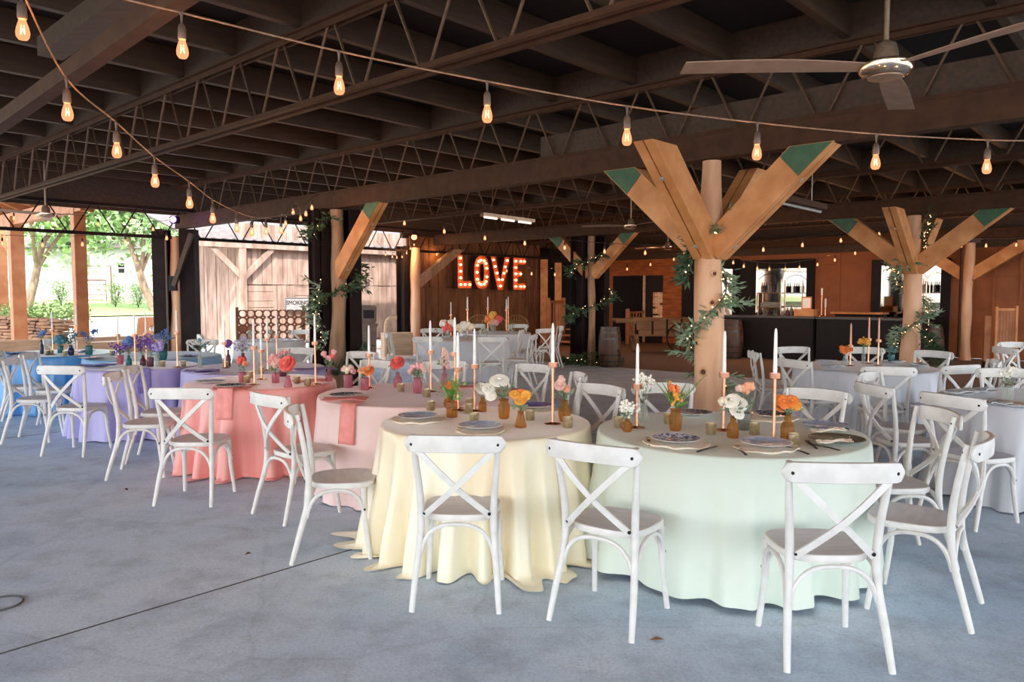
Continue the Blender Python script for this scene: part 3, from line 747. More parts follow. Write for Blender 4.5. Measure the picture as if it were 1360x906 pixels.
chair(-7.0, 11.75, .4, -.9, W+'facing us behind the bright blue table, before the low plank wall')
chair(-4.7, 11.5, 0, -1, W+'facing us behind the light blue table, beside the wide dark post')
chair(-5.3, 13.0, .9, .4, W+'standing alone right of the wide dark post, in bright daylight')
chair(-4.05, 14.65, -.3, -1, W+'behind the small white table by the four-in-a-row board')
chair(-1.37, 12.35, .1, 1, W+'with its back to us, left of two at the white letter-wall table')
chair(-.33, 12.3, -.05, 1, W+'with its back to us, right of two at the white letter-wall table')
chair(-2.2, 13.7, 1, .1, W+'at the left end of the white letter-wall table, near the bins')
chair(.35, 13.1, -1, .2, W+'at the right end of the white letter-wall table, seen side-on')
chair(.15, 14.6, -1, 0, W+'second from the right end of the nearer white table, farther back')
chair(.66, 15.3, -.6, .8, W+'angled toward the farther white table, near the orange timber posts')
chair(1.03, 16.5, -1, -.1, W+'seen side-on and standing rightmost by the farther white table')
chair(-1.6, 15.3, .4, -.9, W+'facing us behind the nearer white table, before the letter L')
chair(-.85, 17.5, .2, -1, W+'facing us behind the farther white table, below the letter O')
chair(.13, 17.4, -.2, -1, W+'facing us behind the farther white table, below the letter E')
chair(2.96, 9.2, 1, -.1, W+'seen side-on at the left of the silver grey table, facing right')
chair(3.68, 9.9, .2, -1, W+'facing us at the back left of the silver grey table')
chair(3.0, 8.02, .9, .4, W+'with its back to us at the front left of the grey table')
chair(4.55, 9.8, -.35, -.9, W+'facing us behind the peach candles of the grey table')
chair(5.1, 9.2, -.85, -.5, W+'facing us right of the grey table, before the right whiskey barrel')
chair(3.6, 7.25, .25, .95, W+'with its back to us squarely in front of the grey table')
chair(5.05, 7.98, -.9, .4, W+'seen side-on at the right end of the grey table')
chair(4.38, 7.42, -.3, .95, W+'with its back to us at the right front of the grey table')
chair(4.55, 6.98, -.2, -1, W+'facing us behind the cut-off silver table at the right edge')
chair(2.8, 5.82, 1, .1, W+'seen edge-on behind the mint table, its curved rail toward us')
chair(3.14, 6.6, .7, -.7, W+'between the two silver tables, behind the edge-on chair')
chair(3.04, 5.2, .9, .4, W+'with its back to us at the left of the cut-off silver table')
chair(6.45, 9.9, 1, 0, W+'seen side-on near the wooden gate at the right edge')
chair(7.2, 10.9, .2, -1, W+'farthest right, facing us below the wooden gate')
# patterned round-back chairs by the letter wall
def wicker():
    t = thing('rattan_chair', (0, 0, 0)); mb = MB()
    for ring, (w, h) in enumerate(((.3, .48), (.22, .36), (.14, .24), (.07, .12))):
        mb.tube([(w*math.sin(a), -.02-.05*math.cos(a)**2, .62+h*(math.cos(a)*.5+.45)) for a in [2*PI*i/28 for i in range(28)]], (.02 if ring == 0 else .013), 6, closed=True)
    for i in range(22):
        a = 2*PI*i/22; mb.tube([(.03*math.sin(a), -.04, .76), (.3*math.sin(a), -.03, .62+.48*(math.cos(a)*.5+.45))], .011, 5)
    mb.build('round_back', 'rattan', t)
    MB().lathe([(.001, .38), (.25, .38), (.27, .41), (.26, .45), (.001, .46)], 20, (0, .2, 0)).build('seat', 'rattan', t)
    for x, y in ((-.2, .02), (.2, .02), (-.19, .38), (.19, .38)): MB().tube([(x*1.1, y, 0), (x, y, .4)], .016, 8).build('leg', 'rattan', t)
    return t
M['rattan'] = mat('woven_rattan', 'a9793f', .7, c2='5f3c1d', scale=30)
rt = wicker()
for i, (x, y) in enumerate(((-.78, 18.5), (-.42, 18.35), (.13, 18.3))):
    o = rt if i == 0 else copy_tree(rt)
    o.location = (x, y, 0); o.rotation_euler = (0, 0, PI+.2*i)
    tag(o, ('woven rattan round-back chair below the glowing letter O, leftmost of three', 'woven rattan round-back chair behind the colourful centrepiece, middle of three', 'woven rattan round-back chair below the glowing letter E, rightmost of three')[i], 'chair', 'round-back rattan chairs')

# ------------------------------------------------------------------ string lights
def string(name_label, pts, lead=None, tail=None, cab='cable', pw=2.2, size=1.0, group=None, r=.004):
    P = [Vector(p) for p in pts]; t = thing('string_lights', P[0], 0, name_label, 'string lights', group); o = P[0]
    full = ([Vector(lead)] if lead else [])+P+([Vector(tail)] if tail else [])
    dense = []
    for i in range(len(full)-1):
        p0, p1, p2, p3 = full[max(0, i-1)], full[i], full[i+1], full[min(i+2, len(full)-1)]
        for j in range(5):
            u = j/5; v = .5*((2*p1)+(p2-p0)*u+(2*p0-5*p1+4*p2-p3)*u*u+(3*p1-p0-3*p2+p3)*u**3); v.z -= .012*math.sin(PI*u)*0; dense.append(v-o)
    dense.append(full[-1]-o); MB().tube(dense, r, 6).build('cable', cab, t)
    for p in P:
        c = p-o; s = size
        sk = MB().lathe([(.004, -.0), (.01*s, -.004), (.006*s, -.014), (.005*s, -.05*s), (.014*s, -.058*s), (.019*s, -.075*s), (.02*s, -.118*s), (.017*s, -.125*s)], 12, c).build('socket', 'socket' if cab == 'cable' else 'blackcable', t)
        b = MB().lathe([(.013*s, -.122*s), (.016*s, -.135*s), (.024*s, -.16*s), (.028*s, -.182*s), (.026*s, -.2*s), (.018*s, -.212*s), (.0005, -.216*s)], 14, c).build('bulb', 'bulb', sk)
        f = MB()
        f.tube([c+Vector((-.006*s, 0, -.15*s)), c+Vector((-.009*s, 0, -.19*s)), c+Vector((0, 0, -.165*s)), c+Vector((.009*s, 0, -.19*s)), c+Vector((.006*s, 0, -.15*s))], .0022*s, 5)
        f.build('filament', 'filament', b)
        ld = LD.get(pw)
        if ld is None:
            ld = bpy.data.lights.new('bulb_light', 'POINT'); ld.energy = pw; ld.color = (1, .56, .27); ld.shadow_soft_size = .022; LD[pw] = ld
        lo = bpy.data.objects.new('bulb_light', ld); COL.objects.link(lo); lo.location = c+Vector((0, 0, -.19*s)); lo.parent = t
    return t
LD = {}
S1 = [(241, 17, 3.2), (450, 68, 3.35), (647, 108, 3.5), (833, 141, 3.67), (1006, 163, 3.85), (1164, 178, 4.05), (1312, 186, 4.25)]
string('string of seven large bulbs sagging across the upper picture, nearest the camera', [atd(*a) for a in S1], atd(20, -35, 3.0), atd(1400, 187, 4.4), pw=5, size=.86)
S2 = [(28, -14, 2.9), (88, 104, 3.4), (154, 162, 4.0), (205, 208, 4.65), (251, 241, 5.3), (282, 265, 6.0), (314, 281, 6.7), (334, 288, 7.4), (353, 289, 8.1), (373, 289, 8.8)]
string('string of bulbs running away from the upper left corner toward the dark column', [atd(*a) for a in S2], None, atd(415, 262, 10.5), pw=5, size=.86)
S3 = [(537, 285, 13), (590, 296, 13.1), (644, 305, 13.2), (697, 312, 13.3), (750, 318, 13.4), (803, 323, 13.5), (857, 325, 13.6), (909, 326, 13.7), (1014, 321, 13.9), (1066, 315, 14.0), (1117, 309, 14.1), (1168, 301, 14.2)]
string('long string of bulbs crossing in front of the letter wall, high row', [atd(*a) for a in S3], atd(470, 262, 12.5), atd(1230, 290, 14.3), 'blackcable', 6, .85)
S4 = [(580, 330, 21), (673, 352, 21), (706, 356, 21.2), (737, 357, 21.4), (769, 357, 21.6), (802, 355, 21.8), (833, 350, 22), (864, 344, 22.2), (895, 337, 22.4)]
string('low string of bulbs running across the letters to the cedar wall', [atd(*a) for a in S4], atd(548, 318, 20.5), atd(925, 326, 22.5), 'blackcable', 13, .95)
S5 = [(959, 334, 17.6), (974, 340, 17.8), (988, 345, 18), (1006, 348, 18.1), (1022, 349, 18.2), (1043, 349, 18.3), (1062, 347, 18.4), (1086, 343, 18.5), (1109, 337, 18.6), (1136, 328, 18.7)]
string('sagging string of bulbs above the bar, in front of the left pane', [atd(*a) for a in S5], atd(945, 322, 17.5), atd(1160, 318, 18.8), 'blackcable', 12, .9)
S6 = [(2.5, 312, 12), (56, 314, 12.1), (109, 313, 12.2), (166, 310, 12.3), (221, 305, 12.4)]
string('low string of bulbs across the open left side, in front of the trees', [atd(*a) for a in S6], atd(-50, 308, 11.9), atd(262, 296, 12.6), 'blackcable', 5, .8)
S7 = [(18, 279, 14.5), (130, 287, 14.6), (175, 282, 14.7), (203, 294, 14.8)]
string('short string of bulbs high along the left girder, above the lower string', [atd(*a) for a in S7], atd(-20, 275, 14.5), atd(235, 290, 14.9), 'blackcable', 4, .9)
S8 = [(512, 332, 19.7), (521, 335, 19.7), (527, 336, 19.7), (534, 335, 19.7), (540, 330, 19.7), (545, 324, 19.7), (550, 319, 19.7)]
string('tight swag of bulbs left of the letter wall post', [atd(*a) for a in S8], atd(500, 320, 19.7), atd(553, 308, 19.9), 'blackcable', 7, .7)
S9 = [(1210, 311, 15.2), (1245, 317, 15.4), (1277, 317, 15.6), (1310, 317, 15.8), (1350, 316, 16)]
string('string of bulbs at far right in front of the siding wall', [atd(*a) for a in S9], atd(1168, 296, 15), atd(1400, 308, 16.2), 'blackcable', 11, .85)
S10 = [(379, 283, 10.2), (389, 268, 10.4), (399, 277, 10.6), (406, 271, 10.8), (414, 263, 11)]
string('bunched bulbs gathered just left of the garlanded dark column', [atd(*a) for a in S10], atd(374, 285, 10.0), atd(424, 258, 11.2), 'blackcable', 5, .8)

# ------------------------------------------------------------------ ceiling fans, heaters, lamps
def fan(hub, angs, label, L=1.1, col=None):
    t = thing('ceiling_fan', hub, angs[0], label, 'fan', 'ceiling fans')
    MB().tube([(0, 0, .14), (0, 0, 1.08)], .016, 10).build('down_rod', 'fanmetal', t)
    MB().lathe([(.075, .0), (.07, .1), (.055, .15), (.02, .17)], 24).build('motor_housing', 'fanmetal', t)
    h = MB().lathe([(.001, -.055), (.09, -.05), (.13, -.04), (.155, -.01), (.155, .03), (.15, .035), (.08, .04)], 32).build('hub_ring', 'chrome', t)
    MB().lathe([(.001, -.06), (.05, -.06), (.1, -.053), (.1, -.045)], 24).build('hub_cap', 'fanmetal', h)
    for k in range(3):
        a = 2*PI*k/3; X = Matrix.Rotation(a, 4, 'Z'); n = 10; mb = MB()
        for i in range(n+1):
            u = i/n; r = .13+L*u; w = .055+.035*math.sin(min(1, u*1.6)*PI/2); tw = .22-.1*u
            for s, dz in ((-1, 0), (1, 0), (1, .006), (-1, .006)): mb.v.append(tuple(X @ Vector((r, s*w*math.cos(tw), s*w*math.sin(tw)*.8+dz+.01+.01*math.sin(PI*u)))))
        for i in range(n):
            for q_ in range(4): l = (q_+1) % 4; mb.f.append((i*4+q_, i*4+l, i*4+4+l, i*4+4+q_))
        mb.f += [(0, 1, 2, 3), tuple(n*4+q_ for q_ in (3, 2, 1, 0))]; mb.build('blade', 'fanblade', t, ang=50)
    return t
h = atd(1176, 92, 4.73)
fan(h, (math.radians(59),), 'three-blade ceiling fan with polished hub hanging at upper right')
fan(atd(61, 286, 13.4), (0,), 'small distant ceiling fan hanging above the open left side', 1.15)
fan(atd(838, 301, 16.0), (.9,), 'small distant ceiling fan between the two middle posts', .9)
fan(atd(887, 329, 20.6), (.3,), 'tiny far ceiling fan in front of the cedar wall', .9)
M['tubeshine'] = emis('heater_tube_shine', (1, .72, .6), 1.2)  # emission stands in for the shine on the metal tubes
def heater(a, b, n, label):
    a = Vector(a); b = Vector(b); t = thing('infrared_heater', a.lerp(b, .5), 0, label, 'heater'); o = t.location
    d = (b-a).normalized(); MB().beam(a-o+Vector((0, 0, .06)), b-o+Vector((0, 0, .06)), .2, .06).build('reflector_hood', 'fanmetal', t, smooth=False)
    for k in range(n):
        p = a.lerp(b, (k+.12)/n); q_ = a.lerp(b, (k+.88)/n); MB().tube([p-o+Vector((0, 0, .015)), q_-o+Vector((0, 0, .015))], .018, 8).build('heating_tube', 'tubeshine', t)
    for u in (.2, .8):
        p = a.lerp(b, u)-o; MB().tube([p+Vector((0, 0, .09)), p+Vector((.01, 0, 1.1))], .006, 6).build('chain', 'cable', t)
heater(atd(640, 289, 14.5), atd(708, 298, 14.9), 3, 'infrared heater with three glowing tubes hung above the letter wall')
M['cold'] = M['fanmetal']
def heater_off(a, b, label):
    a = Vector(a); b = Vector(b); t = thing('infrared_heater', a.lerp(b, .5), 0, label, 'heater'); o = t.location
    MB().beam(a-o, b-o, .22, .07).build('reflector_hood', 'brown', t, smooth=False); MB().tube([a-o-Vector((0, 0, .05)), b-o-Vector((0, 0, .05))], .02, 8).build('heating_tube', 'washer', t)
    for u in (.15, .8):
        p = a.lerp(b, u)-o; MB().tube([p+Vector((0, 0, .03)), p+Vector((.0, 0, 1.38))], .006, 6).build('chain', 'washer', t)
heater_off(atd(1028, 262, 9.5), atd(1090, 276, 9.8), 'unlit long heater bar hung under the roof right of the big post')
o = thing('flood_light', atd(232, 292, 14.9), 0, 'small purple glowing flood light on top of the wide dark post', 'light')
MB().box((0, 0, 0), (.16, .14, .14), bev=.02).build('housing', 'frame', o); M['violet'] = emis('violet_lens', (.35, .12, 1), 6)
MB().lathe([(.001, 0), (.06, 0), (.05, .03), (.001, .045)], 16, X=Matrix.Translation((0, -.07, 0)) @ Matrix.Rotation(PI/2, 4, 'X')).build('lens', 'violet', o)
ld = bpy.data.lights.new('violet_glow', 'POINT'); ld.energy = 2; ld.color = (.4, .15, 1); ld.shadow_soft_size = .05
lo = bpy.data.objects.new('violet_glow', ld); COL.objects.link(lo); lo.parent = o; lo.location = (.1, -.22, .05)
o = thing('red_lamp', atd(550, 315, 19.3), 0, 'small red glowing lamp at the top of the letter wall post', 'light')
M['redglow'] = emis('red_lens', (1, .16, .06), 5); MB().ball((0, 0, 0), .07, 12, 8).build('lens', 'redglow', o); MB().lathe([(.05, .05), (.05, .14)], 12).build('housing', 'frame', o)

# ------------------------------------------------------------------ glowing letters
def letter(ch, px0, px1, py0, py1, label):
    p0, _ = onq((px0), 360, QL-.12); p1, _ = onq(px1, 360, QL-.12); cx_ = (px0+px1)/2
    _, zt = onq(cx_, py0, QL-.12); _, zb = onq(cx_, py1, QL-.12); w = p1-p0; h = zt-zb
    t = thing('marquee_letter', B(p0, QL-.14, zb), AB, label, 'letter', 'marquee letters')     # local x along the wall, z up, front is -y
    s = .245*h/.95
    def polys():
        if ch == 'L': return [[(0, 0), (w, 0), (w, s*.85), (s, s*.85), (s, h), (0, h)]]
        if ch == 'V': return [[(w*.5-s*.52, 0), (w*.5+s*.52, 0), (w, h), (w-s*.95, h), (w*.5, s*1.05), (s*.95, h), (0, h)]]
        if ch == 'E': return [[(0, 0), (w, 0), (w, s*.8), (s, s*.8), (s, h/2-s*.36), (w*.72, h/2-s*.36), (w*.72, h/2+s*.36), (s, h/2+s*.36), (s, h-s*.8), (w, h-s*.8), (w, h), (0, h)]]
    front, back = -.16, 0.0
    mb = MB(); rim = MB()
    if ch == 'O':
        n = 40; e = .75
        def ov(sx, sz): return [(w/2+sx*math.copysign(abs(math.cos(a))**e, math.cos(a)), h/2+sz*math.copysign(abs(math.sin(a))**e, math.sin(a))) for a in [2*PI*i/n for i in range(n)]]
        A, Bq = ov(w/2, h/2), ov(w/2-s, h/2-s*.92)
        mb.v = [(x, front+.035, z) for x, z in A+Bq]; mb.f = [(i, (i+1) % n, n+(i+1) % n, n+i) for i in range(n)]
        for loop in (A, Bq):
            k0 = len(rim.v); rim.v += [(x, front, z) for x, z in loop]+[(x, back, z) for x, z in loop]; rim.f += [(k0+i, k0+(i+1) % n, k0+n+(i+1) % n, k0+n+i) for i in range(n)]
        bl = [(w/2+(w/2-s/2)*math.copysign(abs(math.cos(a))**e, math.cos(a)), h/2+(h/2-s/2)*math.copysign(abs(math.sin(a))**e, math.sin(a))) for a in [2*PI*(i+.5)/13 for i in range(13)]]
    else:
        for poly in polys():
            n = len(poly); k0 = len(mb.v); mb.v += [(x, front+.035, z) for x, z in poly]; mb.f.append(tuple(range(k0, k0+n)))
            k0 = len(rim.v); rim.v += [(x, front, z) for x, z in poly]+[(x, back, z) for x, z in poly]; rim.f += [(k0+i, k0+(i+1) % n, k0+n+(i+1) % n, k0+n+i) for i in range(n)]
        def ln(a, b, k): return [(a[0]+(b[0]-a[0])*i/(k-1), a[1]+(b[1]-a[1])*i/(k-1)) for i in range(k)]
        c = s/2
        if ch == 'L': bl = ln((c, h-c*.9), (c, c*.85), 5)+ln((c+(w-c)*.4, c*.85), (w-c*.6, c*.85), 2)
        if ch == 'V': bl = ln((c, h-c*.8), (w/2, c*.9), 5)+ln((w/2+(w/2-c)*.27, c*.9+(h-c*1.7)*.25), (w-c, h-c*.8), 4)
        if ch == 'E': bl = ln((c, h-c*.8), (c, c*.8), 5)+ln((w*.6, h-c*.8), (w-c*.6, h-c*.8), 2)+[(w*.58, h/2)]+ln((w*.6, c*.8), (w-c*.6, c*.8), 2)
    me = mb.build('letter_face', 'marquee', t, smooth=False); rim.build('letter_side', 'marquee_rim', t, smooth=False)
    for x, z in bl: MB().ball((x, front-.0, z), .03, 8, 6).build('bulb', 'mbulb', t)
letter('L', 602, 621, 338, 383, 'glowing orange marquee letter L on the brown board wall')
letter('O', 624, 645, 340, 384, 'glowing orange marquee letter O on the brown board wall')
letter('V', 646, 672, 341.5, 385, 'glowing orange marquee letter V on the brown board wall')
letter('E', 676, 693, 343, 385, 'glowing orange marquee letter E on the brown board wall')

# ------------------------------------------------------------------ table settings
TOP = .764
TN = {'mint': 'the mint cloth', 'yellow': 'the pale yellow cloth', 'blush': 'the blush pink cloth', 'coral': 'the coral cloth', 'lilac': 'the lilac cloth', 'lavender': 'the lavender cloth',
      'sky': 'the light blue cloth', 'blue': 'the bright blue cloth', 'grey': 'the silver grey cloth', 'silver': 'the cut-off silver cloth', 'head': 'the nearer white cloth', 'headback': 'the farther white cloth', 'back': 'the small white table'}
def on(tab, px, py):      # a point on a table top, kept inside its rim
    p = at(px, py, TOP); x, y, r, h = TAB[tab]; v = Vector((p.x-x, p.y-y, 0))
    if v.length > r-.05: v *= (r-.05)/v.length
    return Vector((x+v.x, y+v.y, TOP))
def candle(tab, px, py, sh, ch=.27, wax='candle', d=None):
    c = on(tab, px, py)
    t = thing('candlestick', c); later(t, ('stick', tab), 'tall rose gold candlestick on '+TN[tab], 'candlestick', 'rose gold candlesticks'); t['px'] = px
    MB().lathe([(.001, 0), (.052, 0), (.052, .003), (.02, .007), (.011, .012)], 24).build('base', 'copper', t)
    MB().lathe([(.0105, .008), (.0085, .02), (.0085, sh)], 12).build('stem', 'copper', t)
    MB().lathe([(.009, sh-.004), (.03, sh), (.031, sh+.028), (.028, sh+.028), (.026, sh+.006), (.001, sh+.005)], 20).build('cup', 'copper', t)
    w = thing('taper_candle', c+Vector((0, 0, sh+.008))); later(w, ('taper', tab), ('ivory' if wax == 'candle' else 'peach')+' taper candle on '+TN[tab], 'candle', 'taper candles'); w['px'] = px
    MB().lathe([(.011, 0), (.0115, .02), (.0085, ch-.03), (.006, ch-.008), (.0025, ch)], 14).build('wax', wax, w)
    MB().tube([(0, 0, ch-.002), (.001, 0, ch+.008)], .001, 5).build('wick', 'black', w)
for a in [('yellow', 733.9, 563, .36), ('yellow', 630.5, 546, .30), ('yellow', 608.5, 545, .275), ('yellow', 600, 540, .375),
          ('blush', 572, 520, .32), ('blush', 490.6, 515, .27), ('coral', 427, 511, .36), ('coral', 338, 511, .32), ('coral', 347.5, 504, .26),
          ('lilac', 355.6, 492, .32), ('lilac', 368, 488, .33), ('lilac', 299, 489, .26), ('lavender', 239.7, 488, .37), ('lavender', 180, 487, .34), ('lavender', 198, 478, .32), ('sky', 157.5, 474, .27),
          ('blue', 70.6, 471, .32), ('blue', 103, 471.5, .38),
          ('mint', 845.8, 568, .24), ('mint', 960.6, 571.5, .32), ('mint', 1027.5, 585, .35)]: candle(*a)
for a in [('grey', 1129, 486, .21), ('grey', 1153, 483, .27), ('grey', 1166, 485.5, .27)]: candle(*a, wax='candle_peach')
for a in [('head', 599, 447, .4), ('head', 621, 446, .5), ('head', 623.5, 445, .5), ('headback', 648, 441, .5), ('headback', 672.5, 440, .45), ('headback', 675, 440, .5)]: candle(*a, ch=.26)

def votive(tab, px, py, s=1):
    o = MB().lathe([(.001, 0), (.026*s, 0), (.029*s, .004), (.031*s, .066*s), (.029*s, .066*s), (.026*s, .02), (.001, .018)], 18).build('votive_cup', 'gold', loc=on(tab, px, py))
    later(o, ('votive', tab), 'small gold votive cup on '+TN[tab], 'votive cup', 'gold votive cups'); o['px'] = px
for a in [('yellow', 629.7, 562), ('yellow', 622.5, 549), ('yellow', 704, 558), ('yellow', 754, 568), ('yellow', 572, 545), ('yellow', 618.5, 537), ('blush', 532.5, 520), ('blush', 567, 527.5), ('coral', 424, 513.5),
          ('mint', 944.5, 577), ('mint', 1001.6, 577), ('mint', 887.7, 563), ('mint', 1054.6, 592), ('mint', 822, 568),
          ('coral', 328, 508.5), ('coral', 394.5, 509), ('coral', 333.6, 502), ('lilac', 351, 500), ('lavender', 216, 487), ('lavender', 251.5, 487), ('lilac', 300, 488),
          ('blue', 62, 472), ('blue', 68, 471.5), ('blue', 86.5, 472.5), ('sky', 149, 472)]: votive(*a)

# vases (lathe outlines: radius, height) and what stands in them
VP = {'bottle': [(.001, 0), (.03, 0), (.033, .006), (.033, .065), (.026, .08), (.016, .092), (.015, .115), (.018, .12)],
      'hobnail': [(.001, 0), (.03, 0), (.034, .01), (.04, .085), (.03, .102), (.028, .115), (.034, .13)],
      'tumbler': [(.001, 0), (.034, 0), (.037, .006), (.038, .1), (.036, .104)],
      'jug': [(.001, 0), (.03, 0), (.036, .02), (.042, .055), (.036, .085), (.022, .1), (.021, .13), (.025, .135)],
      'flared': [(.001, 0), (.034, 0), (.036, .012), (.026, .05), (.018, .085), (.021, .1)],
      'round': [(.001, 0), (.022, 0), (.034, .02), (.036, .035), (.028, .055), (.014, .065), (.016, .075)],
      'slim': [(.001, 0), (.022, 0), (.024, .008), (.024, .12), (.013, .14), (.012, .185), (.015, .19)]}
VW = {'bottle': 'bottle', 'hobnail': 'hobnail vase', 'tumbler': 'tumbler vase', 'jug': 'jug-shaped vase', 'flared': 'flared bud vase', 'round': 'squat round bottle', 'slim': 'slim tall bottle'}
def blossom(par, c, r, col, kind, rnd, nm='blossom'):
    mb = MB(); c = Vector(c); r = r*1.28; tl = Matrix.Rotation(rnd.uniform(.55, 1.0), 3, 'X') @ Matrix.Rotation(rnd.uniform(-.5, .5), 3, 'Y')
    if kind in ('peony', 'open'):
        for L, (n, el, rr) in enumerate(((8, -.15, .92), (8, .3, 1.0), (7, .75, .92), (6, 1.1, .8), (4, 1.4, .62)) if kind == 'peony' else ((7, .12, 1.0), (6, .45, .8), (5, .95, .45))):
            for k in range(n):
                a = 2*PI*(k+.5*L)/n+rnd.uniform(-.15, .15); d = tl @ Vector((math.cos(a)*math.cos(el), math.sin(a)*math.cos(el), math.sin(el))); s = tl @ Vector((-math.sin(a), math.cos(a), 0)); u = s.cross(d)
                w = r*rr*.62; l = r*rr
                mb.add([c-s*w*.3, c+s*w*.3, c+d*l*.55+s*w-u*l*.16, c+d*l+s*w*.55+u*l*.08, c+d*l*1.04+u*l*.12, c+d*l-s*w*.55+u*l*.08, c+d*l*.55-s*w-u*l*.16, c+d*l*.6-u*l*.22],
                       [(0, 1, 2, 7), (0, 7, 6), (7, 2, 3, 4), (7, 4, 5, 6)])
        mb.ball(c+(tl @ Vector((0, 0, r*.22))), r*(.55 if kind == 'peony' else .25), 10, 6)
    elif kind == 'puff':
        for k in range(9):
            v = Vector((rnd.gauss(0, 1), rnd.gauss(0, 1), rnd.gauss(.3, 1))).normalized(); mb.ball(c+v*r*.5, r*.55, 7, 5)
    else:
        mb.ball(c, r, 7, 5)
    return mb.build(nm, 'f_'+col, par, ang=70)
def arrangement(tab, px, py, vase, glassm, heads, green='leaf', label='', leaves=26, hgt=.2, spread=.07, fern=0, s=1.0, vcol=''):
    rnd = random.Random(int(px*13+py)); c = on(tab, px, py)
    prof = [(r*s, z*s) for r, z in VP[vase]]
    v = MB().lathe(prof+[(prof[-1][0]-.003, prof[-1][1]-.001), (prof[-2][0]-.004, prof[-2][1])], 20).build('flower_vase', glassm, loc=c)
    v['label'] = '%s %s holding %s on %s' % (vcol, VW[vase], label, TN[tab]); v['category'] = 'vase'; v['group'] = 'bud vases on the tables'
    neck = prof[-1][1]; hgt = max(hgt, neck+.05)
    t = thing('flower_bunch', c+Vector((0, 0, .012))); t['label'] = '%s in the %s %s on %s' % (label, vcol, VW[vase], TN[tab]); t['category'] = 'flowers'; t['group'] = 'flowers on the tables'
    st = MB(); lf = MB()
    for hi, (dx, dy, z, r, col, kind) in enumerate(heads):
        tip = Vector((dx, dy, z)); nk = Vector((dx*.12, dy*.12, neck)); st.tube([(rnd.uniform(-.01, .01), rnd.uniform(-.01, .01), 0), nk, nk.lerp(tip, .55)+Vector((0, 0, .008)), tip-Vector((0, 0, r*.3))], .0018, 5)
        if kind == 'spike':
            for k in range(26):
                u = k/25; a = k*2.4; rr = r*(1-u*.75); blossom_pts = tip+Vector((math.cos(a)*rr, math.sin(a)*rr, -.1+.15*u)); SP.setdefault(t.name, []).append((blossom_pts, .012, (col, hi)))
        elif kind == 'spray':
            for k in range(26): SP.setdefault(t.name, []).append((tip+Vector((rnd.gauss(0, r*.6), rnd.gauss(0, r*.6), rnd.gauss(0, r*.5))), rnd.uniform(.007, .013), (col, hi)))
        else: blossom(t, tip, r, col, kind, rnd)
        for k in range(3):
            o = nk.lerp(tip, rnd.uniform(.15, .85)); leaf(lf, o, (rnd.uniform(-1, 1), rnd.uniform(-1, 1), rnd.uniform(.1, .9)), .04, .35, rnd)
    if t.name in SP:
        by = {}
        for p, r, col in SP[t.name]: by.setdefault(col, MB()).ball(p, r, 6, 4)
        for col, mbb in by.items(): mbb.build('blossom_spray', 'f_'+col[0], t)
    for k in range(leaves): 
        a = rnd.uniform(0, 6.28); d = Vector((math.cos(a)*rnd.uniform(.2, 1), math.sin(a)*rnd.uniform(.2, 1), rnd.uniform(.2, 1))); o = Vector((0, 0, neck*.95))+d*rnd.uniform(.01, spread)
        leaf(lf, o, d, rnd.uniform(.025, .045), .4, rnd)
    for k in range(fern):
        a = rnd.uniform(0, 6.28); sp_ = rnd.uniform(.2, 1.1); d = Vector((math.cos(a)*sp_, math.sin(a)*sp_, 1)); o = Vector((0, 0, neck)); tip = o+d*(hgt-neck)*rnd.uniform(.8, 1.15)
        st.tube([(0, 0, 0), o, tip], .0015, 5)
        for j in range(14):
            u = j/13; b = o.lerp(tip, .2+.8*u); sd = Vector((-math.sin(a), math.cos(a), .35))
            for sg in (-1, 1): leaf(lf, b, Vector((sd.x*sg, sd.y*sg, .5))+d*.3, .05*(1-u*.7), .28, rnd)
    st.build('stems', 'stem', t)
    if lf.v: lf.build('leaves', green, t, smooth=False)
SP = {}
P = lambda *a: a
A = arrangement
# yellow table
A('yellow', 641, 547, 'bottle', 'amber', [(-.01, 0, .15, .035, 'white', 'peony'), (.025, .01, .13, .025, 'white', 'puff')], label='small white ranunculus', vcol='amber', s=.85, leaves=14)
A('yellow', 669.4, 556, 'hobnail', 'amber', [(-.03, -.02, .24, .05, 'white', 'open'), (-.1, 0, .185, .035, 'white', 'open'), (-.085, -.01, .14, .03, 'white', 'open'), (.02, .02, .2, .02, 'white', 'puff')], label='large white cosmos blossoms', vcol='amber', leaves=46, spread=.1)
A('yellow', 691.5, 567.5, 'flared', 'amber', [(-.035, 0, .19, .028, 'yellow', 'open'), (.03, 0, .185, .028, 'yellow', 'open'), (0, -.02, .155, .03, 'yellow', 'open'), (.0, .02, .2, .02, 'orange', 'open')], label='golden yellow lilies', vcol='clear and amber', leaves=20)
A('yellow', 749.8, 559.5, 'jug', 'amber', [(-.03, 0, .22, .03, 'blush', 'peony'), (-.02, .0, .26, .022, 'blush', 'puff'), (.01, -.02, .2, .02, 'peach', 'puff')], label='blush carnations', vcol='amber', leaves=24)
A('yellow', 600.4, 554, 'tumbler', 'amber', [(-.01, -.02, .2, .022, 'orange', 'peony'), (.03, .01, .17, .015, 'orange', 'puff')], 'fern', label='bushy fern and orange bloom', vcol='amber', leaves=70, fern=9, spread=.13, hgt=.24)
A('yellow', 591.6, 540.5, 'round', 'amber', [(0, 0, .1, .012, 'orange', 'puff')], label='one low orange bud', vcol='amber', leaves=8, s=1.2)
